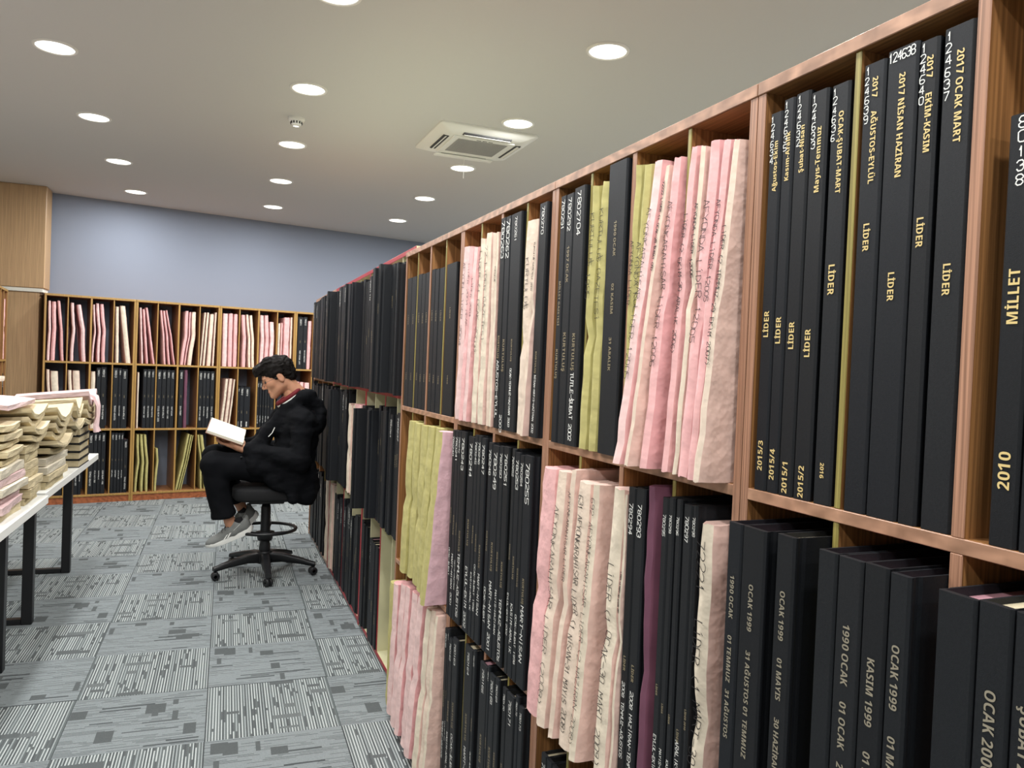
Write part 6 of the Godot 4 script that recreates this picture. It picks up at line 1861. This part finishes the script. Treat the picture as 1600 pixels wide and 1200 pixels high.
		["k", -1.31, 0.026, 0.5656, 0.0, -0.01, -0.01, 0.0, [["w", 1, 0.02, 0.42, 0, "780012"], ["d", 1, 0.25, 0.245, 0, "LİDER"], ["w", 1, 0.36, 0.35, 0, "MAYIS-HAZİRAN"]]],
		["k", -1.2304, 0.0414, 0.5758, 0.0, -0.01, -0.01, 0.0, [["w", 1, 0.02, 0.42, 0, "780013"], ["d", 1, 0.25, 0.245, 0, "LİDER"], ["w", 1, 0.36, 0.35, 0, "TEMMUZ-AĞUSTOS"]]],
		["k", -1.1872, 0.0318, 0.5813, 0.0, -0.01, -0.01, 0.0, [["w", 1, 0.02, 0.42, 0, "780014"], ["d", 1, 0.25, 0.245, 0, "LİDER"], ["w", 1, 0.36, 0.35, 0, "EYLÜL-EKİM 2002"]]],
		["k", -1.1536, 0.0289, 0.5784, 0.0, -0.01, -0.01, 0.0, [["w", 1, 0.02, 0.42, 0, "780015"], ["d", 1, 0.25, 0.245, 0, "LİDER"], ["w", 1, 0.36, 0.35, 0, "KASIM-ARALIK"]]],
		["k", -1.1229, 0.0367, 0.5807, 0.0, -0.01, -0.01, 0.0, [["w", 1, 0.02, 0.42, 0, "780016"], ["d", 1, 0.25, 0.245, 0, "LİDER"], ["w", 1, 0.36, 0.35, 0, "OCAK-ŞUBAT 1998"]]],
		["k", -1.0406, 0.027, 0.58, 0.0, -0.01, -0.01, 0.0, [["w", 1, 0.02, 0.42, 0, "780017"], ["d", 1, 0.25, 0.245, 0, "LİDER"], ["w", 1, 0.36, 0.35, 0, "MART-NİSAN"]]],
		["k", -1.0118, 0.0279, 0.5779, 0.0, -0.01, -0.01, 0.0, [["w", 1, 0.02, 0.42, 0, "780018"], ["d", 1, 0.25, 0.245, 0, "LİDER"], ["w", 1, 0.36, 0.35, 0, "OCAK-ŞUBAT"]]],
		["k", -0.9821, 0.0237, 0.5767, 0.0, -0.01, -0.01, 0.0, [["w", 1, 0.02, 0.42, 0, "780019"], ["d", 1, 0.25, 0.245, 0, "LİDER"], ["w", 1, 0.36, 0.35, 0, "MART-NİSAN 2001"]]],
		["k", -0.9566, 0.023, 0.5765, 0.0, -0.01, -0.01, 0.0, [["w", 1, 0.02, 0.42, 0, "780020"], ["d", 1, 0.25, 0.245, 0, "LİDER"], ["w", 1, 0.36, 0.35, 0, "MAYIS-HAZİRAN"]]],
		["k", -0.9318, 0.0362, 0.5134, 0.0, -0.01, -0.01, 0.0, [["w", 1, 0.02, 0.42, 0, "780021"], ["d", 1, 0.25, 0.245, 0, "LİDER"], ["w", 1, 0.36, 0.35, 0, "TEMMUZ-AĞUSTOS"]]],
	]],
	[2, "second back bookcase", 0, 1.328, [
		["p", -0.8035, 0.023, 0.5417, -0.0532, -0.01, -0.01, -0.0, []],
		["p", -0.7609, 0.0255, 0.5289, -0.0856, -0.01, -0.01, -0.0, []],
		["p", -0.702, 0.0256, 0.5458, -0.143, -0.01, -0.01, -0.0, []],
		["p", -0.6021, 0.0236, 0.5294, -0.0907, -0.01, -0.01, 0.0077, []],
		["p", -0.5611, 0.0237, 0.5278, -0.119, -0.01, -0.01, 0.0077, []],
		["p", -0.5109, 0.0189, 0.5332, -0.1638, -0.01, -0.01, 0.0077, []],
		["p", -0.4552, 0.0371, 0.5405, 0.0682, -0.01, -0.01, 0.017, []],
		["p", -0.4163, 0.0195, 0.5326, 0.0697, -0.01, -0.01, 0.017, []],
		["c", -0.3868, 0.0459, 0.5342, 0.0548, -0.01, -0.01, 0.017, []],
		["c", -0.2706, 0.0216, 0.5375, 0.0591, -0.01, -0.01, -0.0, []],
		["c", -0.2414, 0.026, 0.5394, 0.0525, -0.01, -0.01, -0.0, []],
		["c", -0.2024, 0.0436, 0.5261, 0.0379, -0.01, -0.01, -0.0, []],
		["c", -0.1504, 0.0219, 0.544, 0.0259, -0.01, -0.01, -0.0, []],
	]],
	[2, "second back bookcase", 1, 0.702, [
		["c", -0.8328, 0.0218, 0.5425, 0.0, -0.01, -0.01, 0.0, []],
		["k", -0.7792, 0.0318, 0.5734, 0.0, -0.01, -0.01, 0.0, [["w", 1, 0.02, 0.42, 0, "780011"], ["d", 1, 0.25, 0.245, 0, "LİDER"], ["w", 1, 0.36, 0.35, 0, "MART-NİSAN 2001"]]],
		["k", -0.7456, 0.0352, 0.5745, 0.0, -0.01, -0.01, 0.0, [["w", 1, 0.02, 0.42, 0, "780012"], ["d", 1, 0.25, 0.245, 0, "LİDER"], ["w", 1, 0.36, 0.35, 0, "MAYIS-HAZİRAN"]]],
		["k", -0.7085, 0.0321, 0.574, 0.0, -0.01, -0.01, 0.0, [["w", 1, 0.02, 0.42, 0, "780013"], ["d", 1, 0.25, 0.245, 0, "LİDER"], ["w", 1, 0.36, 0.35, 0, "TEMMUZ-AĞUSTOS"]]],
		["k", -0.6561, 0.0431, 0.5735, 0.0, -0.01, -0.01, 0.0, [["w", 1, 0.02, 0.42, 0, "780014"], ["d", 1, 0.25, 0.245, 0, "LİDER"], ["w", 1, 0.36, 0.35, 0, "EYLÜL-EKİM 2002"]]],
		["k", -0.6112, 0.04, 0.5732, 0.0, -0.01, -0.01, 0.0, [["w", 1, 0.02, 0.42, 0, "780015"], ["d", 1, 0.25, 0.245, 0, "LİDER"], ["w", 1, 0.36, 0.35, 0, "KASIM-ARALIK"]]],
		["k", -0.567, 0.0327, 0.5728, 0.0, -0.01, -0.01, 0.0, [["w", 1, 0.02, 0.42, 0, "780016"], ["d", 1, 0.25, 0.245, 0, "LİDER"], ["w", 1, 0.36, 0.35, 0, "OCAK-ŞUBAT 1998"]]],
		["k", -0.5325, 0.0371, 0.5704, 0.0, -0.01, -0.01, 0.0, [["w", 1, 0.02, 0.42, 0, "780017"], ["d", 1, 0.25, 0.245, 0, "LİDER"], ["w", 1, 0.36, 0.35, 0, "MART-NİSAN"]]],
		["k", -0.4531, 0.0392, 0.5776, 0.0, -0.01, -0.01, 0.0, [["w", 1, 0.02, 0.42, 0, "780018"], ["d", 1, 0.25, 0.245, 0, "LİDER"], ["w", 1, 0.36, 0.35, 0, "OCAK-ŞUBAT"]]],
		["m", -0.4088, 0.0369, 0.579, 0.0, -0.01, -0.01, 0.0, []],
		["k", -0.2706, 0.04, 0.5741, 0.0, -0.01, -0.01, 0.0, [["w", 1, 0.02, 0.42, 0, "780019"], ["d", 1, 0.25, 0.245, 0, "LİDER"], ["w", 1, 0.36, 0.35, 0, "MART-NİSAN 2001"]]],
		["k", -0.2288, 0.0306, 0.5738, 0.0, -0.01, -0.01, 0.0, [["w", 1, 0.02, 0.42, 0, "780020"], ["d", 1, 0.25, 0.245, 0, "LİDER"], ["w", 1, 0.36, 0.35, 0, "MAYIS-HAZİRAN"]]],
		["k", -0.1965, 0.0348, 0.5731, 0.0, -0.01, -0.01, 0.0, [["w", 1, 0.02, 0.42, 0, "780021"], ["d", 1, 0.25, 0.245, 0, "LİDER"], ["w", 1, 0.36, 0.35, 0, "TEMMUZ-AĞUSTOS"]]],
		["k", -0.1576, 0.039, 0.5725, 0.0, -0.01, -0.01, 0.0, [["w", 1, 0.02, 0.42, 0, "780022"], ["d", 1, 0.25, 0.245, 0, "LİDER"], ["w", 1, 0.36, 0.35, 0, "EYLÜL-EKİM 2002"]]],
	]],
	[2, "second back bookcase", 2, 0.082, [
		["y", -0.8328, 0.0279, 0.5605, 0.0146, -0.01, -0.01, 0.017, []],
		["y", -0.7789, 0.0305, 0.5602, -0.0286, -0.01, -0.01, 0.017, []],
		["y", -0.7356, 0.0306, 0.558, -0.0488, -0.01, -0.01, 0.017, []],
		["y", -0.6574, 0.0278, 0.4208, 0.0, -0.01, -0.01, 0.017, []],
		["y", -0.464, 0.0273, 0.5597, 0.1833, -0.01, -0.01, 0.0073, []],
		["y", -0.435, 0.0179, 0.5485, 0.1861, -0.01, -0.01, 0.0073, []],
		["y", -0.4152, 0.0146, 0.5446, 0.1861, -0.01, -0.01, 0.0073, []],
		["y", -0.227, 0.0241, 0.5499, -0.0793, -0.01, -0.01, 0.017, []],
		["y", -0.191, 0.0363, 0.5477, -0.0977, -0.01, -0.01, 0.017, []],
	]],
	[2, "third back bookcase", 0, 1.328, [
		["p", -0.0557, 0.0551, 0.5419, -0.0065, -0.01, -0.01, -0.0, []],
		["p", 0.003, 0.0475, 0.5465, -0.0098, -0.01, -0.01, -0.0, []],
		["p", 0.0523, 0.0451, 0.5424, -0.0057, -0.01, -0.01, -0.0, []],
		["p", 0.1419, 0.0452, 0.5407, -0.0383, -0.01, -0.01, 0.0131, []],
		["c", 0.2076, 0.03, 0.5461, -0.0702, -0.01, -0.01, 0.0131, []],
		["c", 0.2407, 0.035, 0.5416, -0.069, -0.01, -0.01, 0.0131, []],
		["p", 0.3195, 0.0473, 0.5491, -0.0172, -0.01, -0.01, 0.0129, []],
		["p", 0.3691, 0.0467, 0.5527, -0.018, -0.01, -0.01, 0.0129, []],
		["p", 0.4175, 0.052, 0.4859, -0.0135, -0.01, -0.01, 0.0129, []],
		["c", 0.5037, 0.0298, 0.4783, 0.0, -0.01, -0.01, 0.0, []],
		["p", 0.5353, 0.0225, 0.484, 0.0, -0.01, -0.01, 0.0, []],
		["p", 0.5662, 0.0671, 0.5442, 0.0, -0.01, -0.01, 0.0, []],
		["c", 0.635, 0.0253, 0.5482, 0.0, -0.01, -0.01, 0.0, []],
	]],
	[2, "third back bookcase", 1, 0.702, [
		["c", -0.0573, 0.034, 0.5005, 0.0862, -0.01, -0.01, 0.0033, []],
		["c", -0.0167, 0.038, 0.5045, 0.0797, -0.01, -0.01, 0.0033, []],
		["c", 0.0231, 0.022, 0.4977, 0.0882, -0.01, -0.01, 0.0033, []],
		["k", 0.1164, 0.0192, 0.4228, 0.0, -0.01, -0.01, 0.0, [["w", 1, 0.02, 0.42, 0, "780011"], ["d", 1, 0.25, 0.245, 0, "LİDER"], ["w", 1, 0.36, 0.35, 0, "MART-NİSAN 2001"]]],
		["k", 0.1374, 0.0405, 0.4252, 0.0, -0.01, -0.01, 0.0, [["w", 1, 0.02, 0.42, 0, "780012"], ["d", 1, 0.25, 0.245, 0, "LİDER"], ["w", 1, 0.36, 0.35, 0, "MAYIS-HAZİRAN"]]],
		["k", 0.1798, 0.0612, 0.4212, 0.0, -0.01, -0.01, 0.0, [["w", 1, 0.02, 0.42, 0, "780013"], ["d", 1, 0.25, 0.245, 0, "LİDER"], ["w", 1, 0.36, 0.35, 0, "TEMMUZ-AĞUSTOS"]]],
		["k", 0.3101, 0.0232, 0.4841, 0.0, -0.01, -0.01, 0.0, [["w", 1, 0.02, 0.42, 0, "780014"], ["d", 1, 0.25, 0.245, 0, "LİDER"], ["w", 1, 0.36, 0.35, 0, "EYLÜL-EKİM 2002"]]],
		["k", 0.3362, 0.0233, 0.4829, 0.0, -0.01, -0.01, 0.0, [["w", 1, 0.02, 0.42, 0, "780015"], ["d", 1, 0.25, 0.245, 0, "LİDER"], ["w", 1, 0.36, 0.35, 0, "KASIM-ARALIK"]]],
		["k", 0.366, 0.02, 0.4816, 0.0, -0.01, -0.01, 0.0, [["w", 1, 0.02, 0.42, 0, "780016"], ["d", 1, 0.25, 0.245, 0, "LİDER"], ["w", 1, 0.36, 0.35, 0, "OCAK-ŞUBAT 1998"]]],
		["k", 0.391, 0.0251, 0.4792, 0.0, -0.01, -0.01, 0.0, [["w", 1, 0.02, 0.42, 0, "780017"], ["d", 1, 0.25, 0.245, 0, "LİDER"], ["w", 1, 0.36, 0.35, 0, "MART-NİSAN"]]],
		["k", 0.4179, 0.0269, 0.477, 0.0, -0.01, -0.01, 0.0, [["w", 1, 0.02, 0.42, 0, "780018"], ["d", 1, 0.25, 0.245, 0, "LİDER"], ["w", 1, 0.36, 0.35, 0, "OCAK-ŞUBAT"]]],
		["k", 0.4466, 0.0381, 0.4629, 0.0, -0.01, -0.01, 0.0, [["w", 1, 0.02, 0.42, 0, "780019"], ["d", 1, 0.25, 0.245, 0, "LİDER"], ["w", 1, 0.36, 0.35, 0, "MART-NİSAN 2001"]]],
		["k", 0.5171, 0.0488, 0.462, 0.0, -0.01, -0.01, 0.0, [["w", 1, 0.02, 0.42, 0, "780020"], ["d", 1, 0.25, 0.245, 0, "LİDER"], ["w", 1, 0.36, 0.35, 0, "MAYIS-HAZİRAN"]]],
	]],
	[2, "third back bookcase", 2, 0.082, [
		["k", -0.0515, 0.0281, 0.5115, 0.0, -0.01, -0.01, 0.0, [["w", 1, 0.02, 0.42, 0, "780010"], ["d", 1, 0.25, 0.245, 0, "LİDER"], ["w", 1, 0.36, 0.35, 0, "OCAK-ŞUBAT"]]],
		["k", -0.0216, 0.0282, 0.511, 0.0, -0.01, -0.01, 0.0, [["w", 1, 0.02, 0.42, 0, "780011"], ["d", 1, 0.25, 0.245, 0, "LİDER"], ["w", 1, 0.36, 0.35, 0, "MART-NİSAN 2001"]]],
		["k", 0.0084, 0.0283, 0.5105, 0.0, -0.01, -0.01, 0.0, [["w", 1, 0.02, 0.42, 0, "780012"], ["d", 1, 0.25, 0.245, 0, "LİDER"], ["w", 1, 0.36, 0.35, 0, "MAYIS-HAZİRAN"]]],
		["k", 0.0386, 0.0285, 0.5101, 0.0, -0.01, -0.01, 0.0, [["w", 1, 0.02, 0.42, 0, "780013"], ["d", 1, 0.25, 0.245, 0, "LİDER"], ["w", 1, 0.36, 0.35, 0, "TEMMUZ-AĞUSTOS"]]],
		["k", 0.0688, 0.0286, 0.5096, 0.0, -0.01, -0.01, 0.0, [["w", 1, 0.02, 0.42, 0, "780014"], ["d", 1, 0.25, 0.245, 0, "LİDER"], ["w", 1, 0.36, 0.35, 0, "EYLÜL-EKİM 2002"]]],
		["k", 0.12, 0.0258, 0.5092, 0.0, -0.01, -0.01, 0.0, [["w", 1, 0.02, 0.42, 0, "780015"], ["d", 1, 0.25, 0.245, 0, "LİDER"], ["w", 1, 0.36, 0.35, 0, "KASIM-ARALIK"]]],
		["k", 0.1528, 0.0259, 0.5087, 0.0, -0.01, -0.01, 0.0, [["w", 1, 0.02, 0.42, 0, "780016"], ["d", 1, 0.25, 0.245, 0, "LİDER"], ["w", 1, 0.36, 0.35, 0, "OCAK-ŞUBAT 1998"]]],
		["k", 0.1808, 0.0261, 0.5082, 0.0, -0.01, -0.01, 0.0, [["w", 1, 0.02, 0.42, 0, "780017"], ["d", 1, 0.25, 0.245, 0, "LİDER"], ["w", 1, 0.36, 0.35, 0, "MART-NİSAN"]]],
		["k", 0.2086, 0.0262, 0.5078, 0.0, -0.01, -0.01, 0.0, [["w", 1, 0.02, 0.42, 0, "780018"], ["d", 1, 0.25, 0.245, 0, "LİDER"], ["w", 1, 0.36, 0.35, 0, "OCAK-ŞUBAT"]]],
		["k", 0.2366, 0.0263, 0.5073, 0.0, -0.01, -0.01, 0.0, [["w", 1, 0.02, 0.42, 0, "780019"], ["d", 1, 0.25, 0.245, 0, "LİDER"], ["w", 1, 0.36, 0.35, 0, "MART-NİSAN 2001"]]],
		["k", 0.2647, 0.0264, 0.5068, 0.0, -0.01, -0.01, 0.0, [["w", 1, 0.02, 0.42, 0, "780020"], ["d", 1, 0.25, 0.245, 0, "LİDER"], ["w", 1, 0.36, 0.35, 0, "MAYIS-HAZİRAN"]]],
		["k", 0.3188, 0.0297, 0.5063, 0.0, -0.01, -0.01, 0.0, [["w", 1, 0.02, 0.42, 0, "780021"], ["d", 1, 0.25, 0.245, 0, "LİDER"], ["w", 1, 0.36, 0.35, 0, "TEMMUZ-AĞUSTOS"]]],
	]],
	[2, "rightmost back bookcase", 0, 1.328, [
		["k", 0.7154, 0.0604, 0.5573, 0.0, -0.01, -0.01, 0.0, [["w", 1, 0.02, 0.42, 0, "780011"], ["d", 1, 0.25, 0.245, 0, "LİDER"], ["w", 1, 0.36, 0.35, 0, "MART-NİSAN 2001"]]],
		["k", 0.7776, 0.0406, 0.5621, 0.0, -0.01, -0.01, 0.0, [["w", 1, 0.02, 0.42, 0, "780012"], ["d", 1, 0.25, 0.245, 0, "LİDER"], ["w", 1, 0.36, 0.35, 0, "MAYIS-HAZİRAN"]]],
		["p", 0.82, 0.0467, 0.5232, 0.0098, -0.01, -0.01, 0.0, []],
		["p", 0.8911, 0.0383, 0.5416, 0.0, -0.01, -0.01, 0.017, []],
		["p", 0.943, 0.0428, 0.5372, 0.0, -0.01, -0.01, 0.017, []],
	]],
	[2, "rightmost back bookcase", 1, 0.702, [
		["p", 0.7154, 0.0409, 0.4912, 0.0, -0.01, -0.01, 0.0015, []],
		["p", 0.7581, 0.0462, 0.4863, 0.0, -0.01, -0.01, 0.0015, []],
		["p", 0.8097, 0.0607, 0.4814, 0.0, -0.01, -0.01, 0.0015, []],
		["k", 0.8927, 0.033, 0.4991, 0.0, -0.01, -0.01, 0.0, [["w", 1, 0.02, 0.42, 0, "780013"], ["d", 1, 0.25, 0.245, 0, "LİDER"], ["w", 1, 0.36, 0.35, 0, "TEMMUZ-AĞUSTOS"]]],
		["k", 0.9322, 0.0407, 0.497, 0.0, -0.01, -0.01, 0.0, [["w", 1, 0.02, 0.42, 0, "780014"], ["d", 1, 0.25, 0.245, 0, "LİDER"], ["w", 1, 0.36, 0.35, 0, "EYLÜL-EKİM 2002"]]],
	]],
	[2, "rightmost back bookcase", 2, 0.082, [
		["k", 0.7403, 0.0314, 0.5003, 0.0, -0.01, -0.01, 0.0, [["w", 1, 0.02, 0.42, 0, "780010"], ["d", 1, 0.25, 0.245, 0, "LİDER"], ["w", 1, 0.36, 0.35, 0, "OCAK-ŞUBAT"]]],
		["k", 0.7735, 0.0315, 0.4998, 0.0, -0.01, -0.01, 0.0, [["w", 1, 0.02, 0.42, 0, "780011"], ["d", 1, 0.25, 0.245, 0, "LİDER"], ["w", 1, 0.36, 0.35, 0, "MART-NİSAN 2001"]]],
		["k", 0.8068, 0.0317, 0.4992, 0.0, -0.01, -0.01, 0.0, [["w", 1, 0.02, 0.42, 0, "780012"], ["d", 1, 0.25, 0.245, 0, "LİDER"], ["w", 1, 0.36, 0.35, 0, "MAYIS-HAZİRAN"]]],
		["k", 0.8403, 0.0318, 0.4987, 0.0, -0.01, -0.01, 0.0, [["w", 1, 0.02, 0.42, 0, "780013"], ["d", 1, 0.25, 0.245, 0, "LİDER"], ["w", 1, 0.36, 0.35, 0, "TEMMUZ-AĞUSTOS"]]],
		["k", 0.893, 0.032, 0.4982, 0.0, -0.01, -0.01, 0.0, [["w", 1, 0.02, 0.42, 0, "780014"], ["d", 1, 0.25, 0.245, 0, "LİDER"], ["w", 1, 0.36, 0.35, 0, "EYLÜL-EKİM 2002"]]],
		["k", 0.9314, 0.0322, 0.4976, 0.0, -0.01, -0.01, 0.0, [["w", 1, 0.02, 0.42, 0, "780015"], ["d", 1, 0.25, 0.245, 0, "LİDER"], ["w", 1, 0.36, 0.35, 0, "KASIM-ARALIK"]]],
	]],
	[3, "corner bookcase beside the wood panel", 0, 1.328, [
		["p", -0.183, 0.04, 0.52, 0.0091, -0.01, -0.01, 0.0, []],
		["p", -0.135, 0.04, 0.53, 0.0127, -0.01, -0.01, 0.0, []],
		["p", -0.085, 0.04, 0.53, 0.0182, -0.01, -0.01, 0.0, []],
	]],
	[3, "corner bookcase beside the wood panel", 1, 0.702, [
		["k", -0.17, 0.042, 0.5, 0.0, -0.01, -0.01, 0.0, [["w", 1, 0.02, 0.6, 0, "780010"]]],
		["k", -0.125, 0.042, 0.5, 0.0, -0.01, -0.01, 0.0, [["w", 1, 0.02, 0.6, 0, "780011"]]],
		["k", -0.08, 0.042, 0.5, 0.0, -0.01, -0.01, 0.0, [["w", 1, 0.02, 0.6, 0, "780012"]]],
	]],
]
const ROW_BOUNDS := [-3.1943, -2.4612, -1.7584, -1.0255, -0.2855]
const RED_BOUNDS := [-6.5996, -5.4725, -4.24, -3.224]
const BACK_BOUNDS := [-1.6195, -0.8603, -0.0868, 0.6879, 1.4629]
const NEAR_MIDDLE := -0.649
const NEAR_DIVIDER := -0.829
